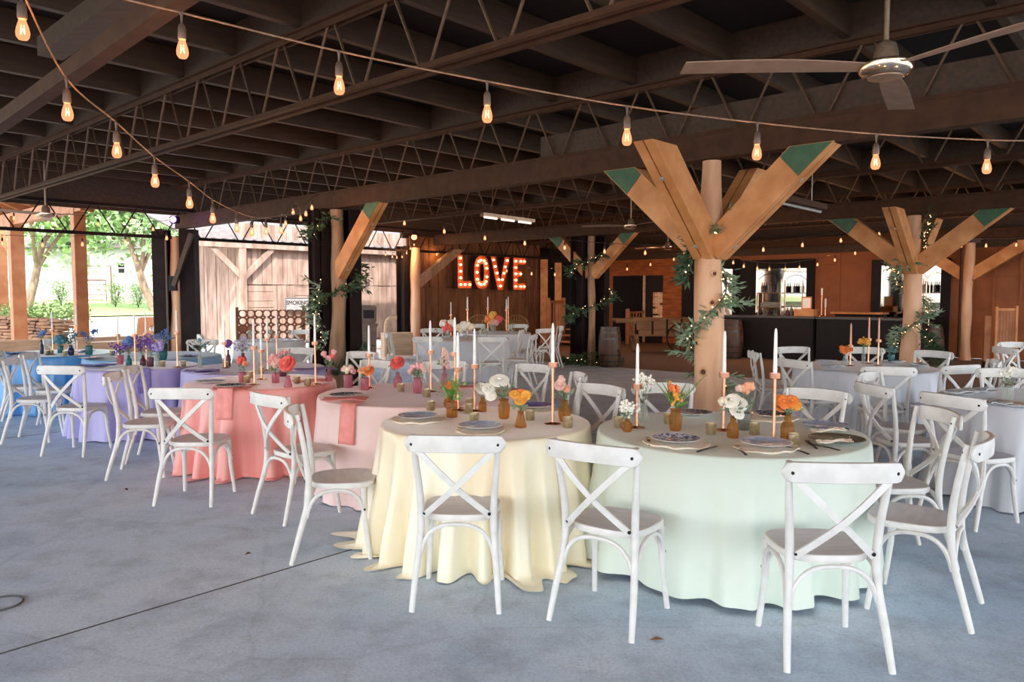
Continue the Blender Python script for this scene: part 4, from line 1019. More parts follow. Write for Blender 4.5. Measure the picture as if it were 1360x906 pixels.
# blush table
A('blush', 484.8, 518, 'tumbler', 'pinkg', [(.035, 0, .15, .038, 'orange', 'peony'), (-.02, 0, .155, .033, 'peach', 'open')], label='two orange ranunculus', vcol='pink', leaves=14)
A('blush', 528.4, 514.5, 'bottle', 'pinkg', [(0, 0, .2, .05, 'coral', 'peony')], label='single coral peony', vcol='pink', leaves=12, s=1.1)
A('blush', 554.5, 522.4, 'hobnail', 'pinkg', [(-.03, 0, .2, .026, 'pink', 'puff'), (.02, 0, .21, .028, 'pink', 'puff'), (-.06, .01, .17, .024, 'pink', 'puff'), (.05, -.01, .18, .022, 'blush', 'puff'), (0, .02, .23, .02, 'blush', 'puff')], label='bunch of pink spray roses', vcol='pink', leaves=36)
A('blush', 560, 515, 'bottle', 'clear', [(.03, 0, .16, .018, 'blush', 'puff'), (-.02, .01, .15, .015, 'blush', 'puff')], label='few pale pink buds', vcol='clear', leaves=14)
A('blush', 590, 516, 'slim', 'pinkg', [(0, 0, .29, .03, 'blush', 'spike'), (.02, .02, .26, .026, 'blush', 'spike')], label='tall pale pink stock', vcol='pink', leaves=18)
A('blush', 449.5, 513.6, 'tumbler', 'pinkg', [(-.03, 0, .15, .026, 'blush', 'puff'), (.02, 0, .155, .028, 'blush', 'puff'), (.045, -.01, .13, .024, 'pink', 'puff'), (0, -.02, .14, .025, 'cream', 'puff')], label='mound of blush carnations', vcol='faceted pink', leaves=26, s=1.1)
# coral table
A('coral', 322, 507.8, 'tumbler', 'pinkg', [(-.01, 0, .19, .036, 'coral', 'puff'), (.03, 0, .16, .025, 'peach', 'puff')], label='coral carnation pair', vcol='pink', leaves=12, s=.9)
A('coral', 366, 508.6, 'tumbler', 'pinkg', [(-.02, 0, .22, .03, 'pink', 'puff'), (.03, 0, .2, .03, 'pink', 'puff'), (0, -.02, .16, .03, 'blush', 'puff'), (-.05, .01, .18, .024, 'pink', 'puff')], label='mixed pink stock blooms', vcol='pink', leaves=18, s=.9)
A('coral', 376, 500, 'bottle', 'plum', [(-.02, 0, .22, .02, 'pink', 'spray'), (.03, 0, .23, .03, 'pink', 'spray')], 'leaf_dark', label='dark foliage with tiny pink buds', vcol='dark plum', leaves=46, spread=.11, s=1.1)
A('coral', 382.7, 514, 'flared', 'pinkg', [(0, 0, .19, .06, 'coral', 'peony'), (-.01, -.02, .15, .02, 'orange', 'open')], label='large coral peony', vcol='clear and pink', leaves=10)
A('coral', 437.8, 506, 'bottle', 'pinkg', [(-.04, 0, .24, .026, 'pink', 'puff'), (.0, 0, .2, .024, 'pink', 'puff'), (.05, 0, .26, .024, 'pink', 'puff'), (.03, .01, .22, .024, 'coral', 'puff')], label='loose pink carnations', vcol='pink', leaves=16)
# lilac, lavender, blue tables
A('lilac', 323, 485, 'bottle', 'plum', [(0, 0, .25, .05, 'palepurple', 'spray'), (.04, 0, .2, .05, 'palepurple', 'spray'), (-.05, 0, .2, .05, 'palepurple', 'spray'), (0, .02, .29, .04, 'palepurple', 'spray')], label='pale lilac sprays', vcol='dark plum', leaves=20, s=1.15)
A('lilac', 303.5, 487, 'slim', 'plum', [(0, 0, .25, .04, 'purple', 'puff')], label='single purple bloom', vcol='dark plum', leaves=8)
A('lilac', 266, 489, 'slim', 'clear', [(0, 0, .3, .012, 'teal', 'spray'), (.05, 0, .24, .012, 'teal', 'spray')], 'leaf_dark', label='dark eucalyptus sprigs', vcol='clear', leaves=60, spread=.15)
A('lavender', 159.8, 483.5, 'tumbler', 'pinkg', [(-.06, 0, .18, .06, 'purple', 'spray'), (0, 0, .15, .05, 'purple', 'spray')], label='loose violet sprays', vcol='rose', leaves=18)
A('lavender', 171.3, 486, 'bottle', 'tealg', [(0, 0, .27, .05, 'blue', 'puff'), (.03, 0, .22, .05, 'purple', 'spray'), (-.04, 0, .2, .04, 'purple', 'spray')], label='blue and violet flowers', vcol='teal', leaves=20)
A('lavender', 190, 486, 'bottle', 'plum', [(0, 0, .27, .06, 'purple', 'spray'), (.05, 0, .3, .05, 'purple', 'spray'), (-.04, 0, .24, .05, 'purple', 'spray'), (0, 0, .2, .05, 'purple', 'spray')], label='tall violet stock', vcol='plum', leaves=14)
A('lavender', 199.6, 487, 'tumbler', 'plum', [(.02, 0, .22, .06, 'purple', 'spray'), (-.02, 0, .26, .05, 'purple', 'spray'), (.06, 0, .2, .05, 'purple', 'spray')], label='deep violet sprays', vcol='plum', leaves=12)
A('lavender', 209.3, 487, 'slim', 'clear', [(.02, 0, .2, .045, 'lilac', 'puff'), (-.02, 0, .21, .04, 'lilac', 'puff'), (.05, 0, .25, .03, 'lilac', 'puff')], label='pale lilac roses', vcol='clear', leaves=10)
A('sky', 218, 479, 'jug', 'tealg', [(0, 0, .3, .05, 'blue', 'spray'), (.06, 0, .33, .05, 'blue', 'spray'), (-.06, 0, .28, .05, 'blue', 'spray'), (.09, 0, .27, .05, 'blue', 'spray'), (0, 0, .22, .05, 'lilac', 'spray')], label='large blue delphinium cluster', vcol='dark teal', leaves=40, spread=.12, s=1.4)
A('blue', 55.8, 470, 'slim', 'navyg', [(0, 0, .27, .045, 'blue', 'spray'), (.03, 0, .3, .04, 'blue', 'spray')], label='blue delphinium sprig', vcol='navy', leaves=8)
A('blue', 80.4, 469, 'tumbler', 'tealg', [(0, 0, .18, .06, 'teal', 'puff'), (-.07, 0, .15, .05, 'teal', 'puff'), (.06, 0, .17, .04, 'teal', 'puff')], label='teal hydrangea heads', vcol='pale teal', leaves=24)
A('blue', 94.5, 472, 'jug', 'navyg', [(0, 0, .28, .05, 'teal', 'spray'), (.05, 0, .25, .04, 'teal', 'spray')], 'leaf_dark', label='dusty green sprigs', vcol='dark teal', leaves=60, spread=.14)
A('blue', 124.5, 471.5, 'tumbler', 'tealg', [(0, 0, .22, .05, 'blue', 'spray'), (.06, 0, .29, .04, 'blue', 'spray'), (-.06, 0, .27, .04, 'blue', 'spray'), (.1, 0, .32, .03, 'blue', 'spray')], label='branching blue delphinium', vcol='bright teal', leaves=14, s=1.2)
# mint table
A('mint', 896.9, 571.6, 'hobnail', 'amber', [(.0, 0, .2, .012, 'yellow', 'spray'), (-.02, 0, .24, .03, 'orange', 'spray'), (.01, 0, .18, .03, 'yellow', 'spray')], 'fern', label='fern fronds and goldenrod', vcol='textured amber', leaves=30, fern=5, hgt=.3)
A('mint', 854.5, 559, 'flared', 'clear', [(-.02, 0, .22, .03, 'white', 'spray'), (.03, 0, .24, .03, 'white', 'spray'), (0, 0, .27, .035, 'white', 'spray')], label='white waxflower sprays', vcol='clear and amber', leaves=10, s=1.15)
A('mint', 832.8, 573.6, 'round', 'amber', [(-.02, 0, .13, .03, 'white', 'spray'), (.02, 0, .12, .03, 'white', 'spray'), (0, 0, .155, .03, 'white', 'spray')], label='tiny baby\'s breath', vcol='amber', leaves=12)
A('mint', 973.3, 581.3, 'bottle', 'amber', [(-.01, 0, .2, .04, 'white', 'open'), (.035, 0, .18, .036, 'white', 'open'), (.01, -.03, .14, .038, 'white', 'open'), (-.06, 0, .19, .025, 'cream', 'puff')], label='white anemones', vcol='amber', leaves=40, spread=.1)
A('mint', 988, 570.7, 'tumbler', 'smoke', [(-.0, 0, .23, .026, 'peach', 'puff'), (.03, 0, .25, .028, 'peach', 'puff'), (-.03, 0, .235, .022, 'blush', 'puff')], label='peach carnations', vcol='olive green', leaves=16)
A('mint', 1045.7, 583.4, 'bottle', 'amber', [(-.03, 0, .2, .035, 'orange', 'open'), (.02, 0, .205, .032, 'orange', 'open'), (-.05, .01, .17, .03, 'orange', 'open'), (.035, -.01, .18, .028, 'yellow', 'open')], label='orange lilies', vcol='amber', leaves=26, s=1.15)
# grey tables and white tables
A('grey', 1121.9, 486, 'bottle', 'clear', [(-.02, 0, .17, .045, 'orange', 'open'), (.03, 0, .18, .045, 'orange', 'open')], label='orange tulips', vcol='clear', leaves=14)
A('grey', 1146.6, 483, 'slim', 'clear', [(0, 0, .26, .04, 'yellow', 'spray'), (.04, 0, .24, .04, 'yellow', 'puff'), (-.04, 0, .25, .03, 'yellow', 'puff')], label='yellow snapdragons', vcol='clear', leaves=20)
A('grey', 1183.7, 482, 'tumbler', 'tealg', [(0, 0, .14, .05, 'teal', 'spray')], label='dusty blue sprig', vcol='pale teal', leaves=16)
A('silver', 1338, 532, 'tumbler', 'clear', [(-.02, 0, .2, .04, 'white', 'spray'), (.02, 0, .22, .04, 'white', 'spray')], label='white baby\'s breath', vcol='clear', leaves=10, s=1.1)
A('head', 594, 450, 'tumbler', 'clear', [(0, 0, .2, .09, 'coral', 'puff'), (-.06, 0, .26, .07, 'white', 'puff'), (.07, 0, .26, .07, 'white', 'puff')], label='coral and white cluster', vcol='clear', leaves=14, s=1.3)
A('head', 618, 450, 'tumbler', 'clear', [(0, 0, .22, .09, 'white', 'puff'), (-.1, 0, .18, .07, 'cream', 'puff'), (.12, 0, .18, .07, 'cream', 'puff')], label='white rose cluster', vcol='clear', leaves=30, spread=.14, s=1.3)
A('headback', 655, 441, 'tumbler', 'clear', [(-.12, 0, .26, .07, 'orange', 'puff'), (0, 0, .34, .08, 'yellow', 'puff'), (.12, 0, .28, .07, 'coral', 'puff'), (.04, 0, .2, .07, 'pink', 'puff'), (-.05, 0, .2, .06, 'peach', 'puff')], label='multicolour centrepiece flowers', vcol='clear', leaves=70, spread=.24, s=1.5)

# plates, napkins, cutlery
def plate(tab, px, py, label, rim='china', well='bluechina', r=.135, glassy=False, group='dinner plates', dz=0.0):
    c = on(tab, px, py)+Vector((0, 0, .004+dz))
    t = thing('dinner_plate', c, 0, label, 'plate', group)
    n = 48; prof = [(.001, .002), (r*.55, .0), (r*.62, .003), (r*.98, .016), (r, .017), (r*.99, .019), (r*.64, .007), (r*.56, .0045), (.001, .0045)]
    mb = MB(); mb.lathe(prof, n); mb.build('plate_body', 'clear' if glassy else rim, t)
    if not glassy:
        MB().lathe([(r*.3, .0062), (r*.57, .0062), (r*.66, .0095), (r*.93, .0175), (r*.93, .0182), (r*.65, .0102), (r*.56, .0068), (.001, .0066)], n).build('pattern', well, t)
        return t
    MB().lathe([(r*.9, .016), (r*.985, .0195), (r*.985, .0205), (r*.89, .018)], n).build('dark_rim', 'smoke', t); return t
def napkin(tab, px, py, rz, label, m='napkin', w=.36, d=.13, dz=.022, hang=0, z=None):
    c = on(tab, px, py); rnd = random.Random(int(px)); n = 18; k = 8; mb = MB()
    for i in range(n+1):
        for j in range(k+1):
            x = (i/n-.5)*w; y = (j/k-.5)*d*(1-.25*math.sin(PI*i/n)); zz = .004+.006*math.sin(9*x/w+j*.9+rnd.random()*.3)+.005*math.sin(j*2.2)
            mb.v.append((x, y+.01*math.sin(14*x), abs(zz)))
    for i in range(n):
        for j in range(k): a = i*(k+1)+j; mb.f.append((a, a+k+1, a+k+2, a+1))
    o = mb.build('cloth_napkin', m, ang=80, loc=c+Vector((0, 0, dz))); o.rotation_euler = (0, 0, rz)
    s = o.modifiers.new('thickness', 'SOLIDIFY'); s.thickness = .006
    return tag(o, label, 'napkin', 'napkins')
def scallop(tab, px, py, r, label):      # napkin spread under a plate, its folded corners showing
    c = on(tab, px, py); mb = MB(); n = 60
    for rr, z in ((.02, .006), (r*.8, .006), (r*.97, .012), (r, .008), (r*.97, .001)):
        for i in range(n):
            a = 2*PI*i/n; q = rr*(1+.13*math.sin(2*a+.4)*(rr/r)+.02*math.sin(11*a)); mb.v.append((q*math.cos(a), q*math.sin(a), z+.003*math.sin(7*a)*(rr/r)))
    for i in range(4):
        for j in range(n): l = (j+1) % n; mb.f.append((i*n+j, i*n+l, i*n+n+l, i*n+n+j))
    mb.f.append(tuple(range(n))[::-1])
    o = mb.build('cloth_napkin', 'napkin', ang=80, loc=c); o.rotation_euler = (0, 0, (px % 7)); return tag(o, label, 'napkin', 'napkins')
def setting(tab, px, py, where, well='bluechina', what='blue patterned china plate', r=.135):
    scallop(tab, px, py+1, r+.03, 'cream linen napkin folded under the plate '+where); plate(tab, px, py, what+' '+where, well=well, r=r, dz=.012)
setting('yellow', 638, 571, 'at the front of the yellow table', 'paleblue', 'pale blue patterned plate')
setting('yellow', 555.5, 557.8, 'at the left of the yellow table', 'paleblue', 'light blue plate')
setting('yellow', 715.4, 543, 'at the back right of the yellow table', 'violetchina', 'violet blue plate')
setting('mint', 898, 589, 'at the front left of the mint table')
setting('mint', 1018, 594.5, 'at the front centre of the mint table', 'paleblue', 'blue and white scalloped plate')
setting('mint', 1025, 555.5, 'behind the tall candlestick at the mint table back', 'darkchina', 'dark floral plate')
plate('mint', 920, 551, 'grey plate at the far edge of the mint table', well='darkchina')
plate('mint', 1096, 568, 'blue plate with dark rim at the right of the mint table', 'bluechina', 'paleblue')
napkin('mint', 1100, 576, .2, 'cream napkin laid along the dark-rimmed blue plate', dz=.02, w=.22, d=.06)
plate('mint', 1111.4, 587, 'clear glass plate with dark rim near the right edge of mint table', glassy=True, r=.15)
napkin('mint', 1108, 592, .1, 'cream napkin roll lying across the clear glass plate', dz=.022, w=.2, d=.06)
napkin('mint', 1003, 553, 2.4, 'loose cream napkin at the far edge of the mint table, behind candlestick', dz=.0, w=.2, d=.07)
plate('blush', 460, 527, 'dark floral plate on a pink napkin, left front of blush table', well='darkchina')
napkin('blush', 458, 530, .05, 'pink napkin spread under the dark floral plate on the blush table', 'pink_nap', .34, .2, 0)
plate('blush', 628, 512, 'pale blue plate at the back right of the blush table', well='paleblue')
napkin('blush', 632, 514, .1, 'pink napkin beneath the pale blue plate on the blush table', 'pink_nap', .3, .18, 0)
napkin('blush', 676, 519, .3, 'pink folded napkin at the far right of the blush table', 'pink_nap', .26, .2, 0)
plate('coral', 306, 514.5, 'grey-rimmed dark plate at the front of the coral table', well='darkchina')
napkin('coral', 306, 516, .05, 'pink napkin under the dark plate at the coral table front', 'pink_nap', .32, .2, 0)
plate('coral', 279, 509, 'pale plate at the left front of the coral table', well='paleblue')
napkin('coral', 411, 506, .4, 'pink folded napkin at the back right of the coral table', 'pink_nap', .3, .2, 0)
plate('lilac', 270, 497, 'violet plate at the front left of the lilac table', well='violetchina')
napkin('lilac', 268, 495.5, .2, 'crumpled lilac napkin heaped on the front lilac plate', 'lilac_nap', .34, .16, .025)
napkin('lilac', 418, 490, .5, 'crumpled lilac napkin at the right of the lilac table', 'lilac_nap', .42, .26, .0)
plate('lavender', 128, 489, 'violet plate at the left of the lavender table', well='violetchina')
napkin('lavender', 128, 488, .3, 'crumpled purple napkin heaped on the lavender table plate', 'lilac_nap', .4, .2, .025)
plate('sky', 122, 477, 'blue glass plate at the left of the light blue table', 'navychina', 'paleblue', .15)
plate('sky', 250, 474, 'teal plate at the right of the light blue table', 'navychina', 'bluechina')
plate('blue', 113, 468, 'navy plate at the right back of the bright blue table', 'navychina', 'navychina')
plate('blue', 18, 471, 'navy plate at the left end of the bright blue table', 'navychina', 'navychina')
napkin('blue', 20, 471, .1, 'blue napkin on the leftmost navy plate', 'blue_nap', .3, .16, .025)
for i, (px, py) in enumerate(((1096, 481), (1105, 488), (1195, 481), (1218, 486), (1205, 479))):
    plate('grey', px, py, ('white plate', 'white plate', 'pale plate', 'pale plate', 'white plate')[i]+' on the silver grey cloth, '+('back left', 'front left', 'behind the teal vase', 'right end', 'far back right')[i], well='china', r=.12)
    napkin('grey', px+2, py+1, .4*i, 'grey napkin on the plate, silver grey table '+('back left', 'front left', 'behind the teal vase', 'right end', 'far back right')[i], 'grey_nap', .24, .12, .022)
for i, (px, py) in enumerate(((1272, 524), (1300, 521), (1312, 538), (1348, 540))):
    plate('silver', px, py, 'white plate on the cut-off silver cloth, '+('far left', 'back middle', 'front left', 'near the right edge')[i], well='china', r=.13)
    napkin('silver', px+3, py, .5*i+.2, 'grey napkin heaped on the silver table plate, '+('far left', 'back middle', 'front left', 'near the right edge')[i], 'grey_nap' if i < 3 else 'napkin', .26, .14, .022)
for i, (px, py) in enumerate(((565, 452), (640, 452), (610, 448))): plate('head', px, py, 'white plate on the nearer white cloth, '+('left end', 'right end', 'back middle')[i], well='china', r=.13)
for i, (px, py) in enumerate(((350, 455), (385, 453))): plate('back', px, py, 'white plate on the small table by the game board, '+('left one', 'right one')[i], well='china', r=.13)
# napkins hanging over the table edges
def hangnap(tab, ang, w, L, m, label):
    x, y, r, h = TAB[tab]; mb = MB(); n = 8; k = 16
    for i in range(n+1):
        a = ang+(i/n-.5)*w/r
        for j in range(k+1):
            u = j/k; s = u*(L+.12)-.12
            rr = r+.016+.03*max(0, s)/L+.006*math.sin(i*1.3)*max(0, u) if s > 0 else r+.016+s
            z = TOP+.012 if s <= 0 else TOP+.012-s
            mb.v.append((x+rr*math.cos(a), y+rr*math.sin(a), z))
    for i in range(n):
        for j in range(k): q_ = i*(k+1)+j; mb.f.append((q_, q_+k+1, q_+k+2, q_+1))
    o = mb.build('cloth_napkin', m, ang=60); s_ = o.modifiers.new('thickness', 'SOLIDIFY'); s_.thickness = .005
    tag(o, label, 'napkin', 'napkins hanging over table edges')
hangnap('coral', math.radians(-97), .14, .26, 'pink_nap', 'pink satin napkin hanging over the front edge of the coral table')
hangnap('blush', math.radians(-121), .14, .3, 'pink_nap', 'pink satin napkin hanging over the left front edge of the blush table')
hangnap('blue', math.radians(-108), .16, .22, 'blue_nap', 'light blue napkin hanging over the front edge of the bright blue table')
hangnap('lavender', math.radians(-60), .14, .26, 'lilac_nap', 'lilac napkin hanging over the right front edge of the lavender table')
def knife(tab, px0, py0, px1, py1, label, kind='knife'):
    a = on(tab, px0, py0); b = on(tab, px1, py1); d = (b-a).normalized(); b = a+d*.2; t = thing(kind, a+Vector((0, 0, .004)), math.atan2(d.y, d.x), label, kind, 'dark cutlery on the mint cloth')
    MB().strip([(0, 0, 0), (.05, 0, .002), (.1, 0, .002)], .012, .004, (0, 0, 1)).build('handle', 'black', t, smooth=False)
    if kind == 'knife': MB().strip([(.1, 0, .002), (.15, 0, .001), (.19, 0, .0), (.205, .002, 0)], .017, .002, (0, 0, 1)).build('blade', 'black', t, smooth=False)
    else:
        m = MB(); m.strip([(.1, 0, .002), (.14, 0, .004)], .02, .003, (0, 0, 1))
        for k in range(4): m.strip([(.135, (k-1.5)*.0065, .004), (.17, (k-1.5)*.0065, .003), (.195, (k-1.5)*.0065, .008)], .003, .003, (0, 0, 1))
        m.build('tines', 'black', t, smooth=False)
knife('mint', 992, 607, 973, 591, 'dark fork left of the scalloped plate at the mint table', 'fork')
knife('mint', 1083, 607, 1056, 598, 'dark knife right of the scalloped plate at the mint table')
knife('mint', 922, 604, 944, 596, 'dark knife right of the front left plate on the mint cloth')
knife('mint', 845, 596, 862, 589, 'dark fork left of the front left plate on the mint cloth', 'fork')
knife('mint', 1085, 597, 1072, 588, 'dark fork beside the clear glass plate on the mint cloth', 'fork')
knife('mint', 1120, 600, 1092, 594, 'dark knife in front of the clear glass plate on the mint cloth')
knife('mint', 1136, 571, 1118, 568, 'dark knife right of the blue dark-rimmed plate')
for tab in ('head', 'headback', 'back'):
    x, y, r, h = TAB[tab]
    for k in range(5):
        a = .6+k*1.2; o = MB().lathe([(.001, 0), (.032, 0), (.031, .003), (.005, .008), (.004, .07), (.03, .1), (.036, .14), (.03, .17), (.028, .17), (.034, .14), (.028, .102), (.001, .085)], 14).build('wine_glass', 'clear', loc=(x+r*.62*math.cos(a), y+r*.62*math.sin(a), TOP))
        later(o, ('glass', tab), 'stemmed clear glass on '+TN[tab], 'glass', 'stemmed glasses'); o['px'] = o.location.x/o.location.y

# ------------------------------------------------------------------ bar
M['barblack'] = mat('black_bar_front', '171214', .6, spec=.25, c2='1d1719', scale=3)
M['bartop'] = mat('dark_bar_top', '3a3130', .3, c2='453a38', scale=6)
def bar(qa, qb, label):
    t = thing('bar_counter', B(18.0, (qa+qb)/2), AB, label, 'bar'); L = qb-qa
    MB().box((.3, 0, .5), (.56, L-.02, 1.0)).build('body', 'barblack', t, smooth=False)
    mb = MB(); mb.box((.0, 0, .52), (.05, L-.06, .94)); mb.build('front_panel', 'barblack', t, smooth=False)
    MB().box((.28, 0, 1.03), (.66, L, .05), bev=.008).build('worktop', 'bartop', t, smooth=False)
    MB().box((.02, 0, .05), (.06, L, .1)).build('plinth', 'frame', t, smooth=False)
qa, qm2, qb = onp(1222, 423, 18.0)[0], onp(1083, 421, 18.0)[0], onp(925, 419, 18.0)[0]
bar(qm2+.01, qb, 'left black bar counter behind the big tree post'); bar(qa, qm2-.01, 'right black bar counter, ending behind the second tree post')
BT = 1.058
def bp_(px, off=.3): q = onp(px, 415, 18.0+off)[0]; return B(18.0+off, q, BT)
t = thing('wooden_crate', bp_(1070), AB+.1, 'low wooden box on the bar under a framed sign', 'box')
mb = MB()
for a, b, c, d in ((-.14, 0, .025, .3), (.14, 0, .025, .3)): mb.box((a, b, .08), (c, d*1.5, .16))
for s in (-1, 1): mb.box((0, s*.22, .08), (.3, .02, .16))
mb.box((0, 0, .012), (.28, .44, .02)); mb.build('box_sides', 'arm', t, smooth=False)
MB().box((0, 0, .155), (.33, .5, .015)).build('box_lid', 'arm', t, smooth=False)
t = thing('picture_frame', bp_(1071)+Vector((0, 0, .165)), AB, 'small framed white sign standing on the wooden box', 'frame')
mb = MB(); mb.box((0, 0, .015), (.02, .24, .03)); mb.box((0, 0, .285), (.02, .24, .03)); mb.box((0, -.11, .15), (.02, .025, .3)); mb.box((0, .11, .15), (.02, .025, .3)); mb.build('frame_border', 'arm', t, smooth=False)
MB().box((.003, 0, .15), (.01, .2, .25)).build('paper', 'china', t, smooth=False)
def barbottle(px, off, h, m, label):
    o = MB().lathe([(.001, 0), (.036, 0), (.038, .01), (.038, h*.6), (.028, h*.7), (.014, h*.78), (.014, h), (.001, h)], 14).build('bottle', m, loc=bp_(px, off)); tag(o, label, 'bottle', 'bottles on the bar')
barbottle(1057, .2, .3, 'clear', 'clear bottle on the bar, left of the framed sign'); barbottle(1051, .25, .26, 'smoke', 'smoky bottle on the bar, two left of the framed sign')
barbottle(1046, .2, .2, 'plum', 'short dark bottle on the bar, farthest left of the row')
t = thing('bar_lamp', bp_(1091, .2), 0, 'rose gold candle lamp with tall holder beside the framed sign on the bar', 'candle holder')
MB().lathe([(.001, 0), (.07, 0), (.06, .02), (.012, .03), (.012, .5), (.03, .51), (.03, .53)], 14).build('holder', 'copper', t); MB().lathe([(.02, .53), (.02, .66), (.001, .665)], 12).build('candle', 'candle', t)
t2 = thing('bar_lamp', bp_(1096, .2), 0, 'shorter rose gold candle holder at the right of the tall one on the bar', 'candle holder')
MB().lathe([(.001, 0), (.05, 0), (.012, .02), (.012, .2), (.03, .21)], 14).build('holder', 'copper', t2); MB().lathe([(.018, .21), (.018, .42), (.001, .425)], 12).build('candle', 'candle', t2)
q_a, q_b = onp(1172, 409, 20.6)[0], onp(1102, 409, 20.6)[0]
t = thing('back_counter', B(20.6, (q_a+q_b)/2), AB, 'wooden ledge with lighter edge on the siding wall behind the bar', 'shelf')
MB().box((.3, 0, 1.09), (.5, q_b-q_a, .05)).build('ledge', 'arm', t, smooth=False); MB().box((.4, 0, .53), (.3, q_b-q_a-.1, 1.06)).build('support', 'barblack', t, smooth=False)
# back-bar rack in front of the pane, each bottle by itself
def rack(px0, px1, label):
    qa_, qb_ = onp(px1, 400, 20.7)[0], onp(px0, 400, 20.7)[0]; L = qb_-qa_; c = B(20.7, (qa_+qb_)/2)
    t = thing('bar_rack', c, AB, label, 'shelf'); fr = MB()
    for s in (-1, 1):
        for a in (-.15, .15): fr.tube([(a, s*L/2, 0), (a, s*L/2, 2.0)], .014, 8)
        fr.tube([(-.15, s*L/2, 2.0), (-.15, s*L/4, 2.12), (-.15, 0, 2.16)], .01, 8)
    fr.build('rack_frame', 'chrome', t)
    for z in (.9, 1.22, 1.62): MB().box((0, 0, z), (.34, L, .025)).build('rack_shelf', 'cable', t, smooth=False)
    k = 0
    for z, hh, nn in ((1.235, .13, 11), (1.635, .28, 9), (.915, .24, 8)):
        for i in range(nn):
            y = (i+.5)/nn*L*.9-L*.45; p = c+RB.to_3x3() @ Vector((-.06, y, z)); m = ('plum', 'smoke', 'clear', 'navyg')[(i+nn) % 4] if hh > .2 else 'clear'
            pr = [(.001, 0), (.034, 0), (.035, hh*.6), (.013, hh*.75), (.013, hh), (.001, hh)] if hh > .2 else [(.001, 0), (.026, 0), (.034, hh), (.031, hh), (.024, .01), (.001, .01)]
            o = MB().lathe(pr, 10).build('bottle' if hh > .2 else 'drinking_glass', m, loc=p)
            later(o, ('rk', label, z), ('bottle on ' if hh > .2 else 'clear glass on ')+{1.235: 'middle', 1.635: 'top', .915: 'bottom'}[z]+' shelf of the '+label.split()[0]+' bar rack', 'bottle' if hh > .2 else 'glass', 'bottles and glasses on the bar racks'); o['px'] = -y
rack(1010, 1040, 'left metal rack behind the bar, before the left pane'); rack(1206, 1232, 'right metal rack behind the second tree post, before the right pane')

# ------------------------------------------------------------------ barrels, cart, tower, gate, railings
M['oak'] = mat('dark_barrel_oak', '5e3d27', .5, c2='3d2717', scale=6, stretch=(3, 3, .4), bump=.2, detail=7)
M['hoop'] = mat('dull_iron_hoop', '4d4643', .35, .8, c2='3a3432', scale=20)
def barrel(c, h, r, label):
    t = thing('whiskey_barrel', c, .3, label, 'barrel', 'whiskey barrels'); pf = [(r*(.82+.18*math.sin(PI*(i/14))), h*i/14) for i in range(15)]
    mb = MB(); n = 26
    mb.lathe([(.001, h-.03), (r*.79, h-.03), (r*.80, h)][::-1] if 0 else [(.001, .02)]+pf+[(r*.78, h), (r*.78, h-.03), (.001, h-.03)], n); mb.build('staves', 'oak', t, ang=60)
    for u in (.03, .14, .3, .7, .86, .97):
        rr = r*(.82+.18*math.sin(PI*u))+.004; r2 = r*(.82+.18*math.sin(PI*(u+.035)))+.004; MB().lathe([(rr, h*u-.01), (r2, h*u+.03), (r2-.008, h*u+.03), (rr-.008, h*u-.01)], 26).build('hoop', 'hoop', t)
    MB().ball((r*.4, -r*.9, h*.42), .03, 8, 6).build('bung', 'dark', t)
p = at(812, 489, 0); barrel((p.x, p.y+.3, 0), .87, .25, 'dark whiskey barrel beside the post left of the hay cart')
p = at(1240, 484, 0); barrel((p.x, p.y+.2, 0), .86, .3, 'dark whiskey barrel right of the second tree post, below the right pane')
p = at(972, 476, 0); barrel((p.x, p.y+.1, 0), .95, .3, 'whiskey barrel half hidden behind the big tree post')
M['cartwood'] = mat('weathered_cart_plank', '9a7350', .8, c2='6f4d33', scale=5, stretch=(.3, 1, 1), bump=.3, detail=7)
t0 = at(865, 467, 0); t = thing('wooden_cart', (t0.x, t0.y, 0), math.radians(3), 'old wooden wheelbarrow cart with iron wheel before the cedar wall', 'cart')
mb = MB()
for k in range(3): mb.beam((-.55+.1*(2-k)*.6, -.3, .52+k*.17), (.95, -.3, .52+k*.17), .035, .16)
for k in range(3): mb.beam((-.5, .3, .52+k*.17), (.95, .3, .52+k*.17), .035, .16)
mb.beam((-.55, -.3, .7), (-.55, .3, .7), .035, .5); mb.beam((.95, -.3, .7), (.95, .3, .7), .035, .5); mb.box((.2, 0, .46), (1.4, .6, .04)); mb.build('cart_box', 'cartwood', t, smooth=False)
for s in (-1, 1): MB().tube([(-1.05, s*.3, .86), (-.6, s*.31, .86), (1.0, s*.25, .9)], [.06, .055, .05], 8).build('handle', 'cartwood', t)
for s in (-1, 1): MB().beam((-.42, s*.27, 0), (-.5, s*.27, .5), .14, .1).build('leg', 'cartwood', t, smooth=False)
for x in (-.05, .35, .75): MB().box((x, -.325, .7), (.05, .012, .42)).build('iron_strap', 'frame', t, smooth=False)
w = MB(); cx_, cz_ = .72, .4; w.tube([(cx_+.38*math.cos(a), -.36, cz_+.38*math.sin(a)) for a in [2*PI*i/32 for i in range(32)]], .016, 6, closed=True)
for i in range(8): w.tube([(cx_, -.36, cz_), (cx_+.37*math.cos(i*PI/4), -.36, cz_+.37*math.sin(i*PI/4))], .011, 5)
w.tube([(cx_, -.42, cz_), (cx_, .1, cz_)], .03, 8); w.build('wheel', 'frame', t)
MB().box((.2, 0, .93), (1.5, .56, .03)).build('plank_top', 'cartwood', t, smooth=False)
t = thing('tumbling_tower', (t0.x+.16, t0.y, .945), .1, 'giant stacked block tower game on top of the wooden cart', 'game'); rnd = random.Random(3)
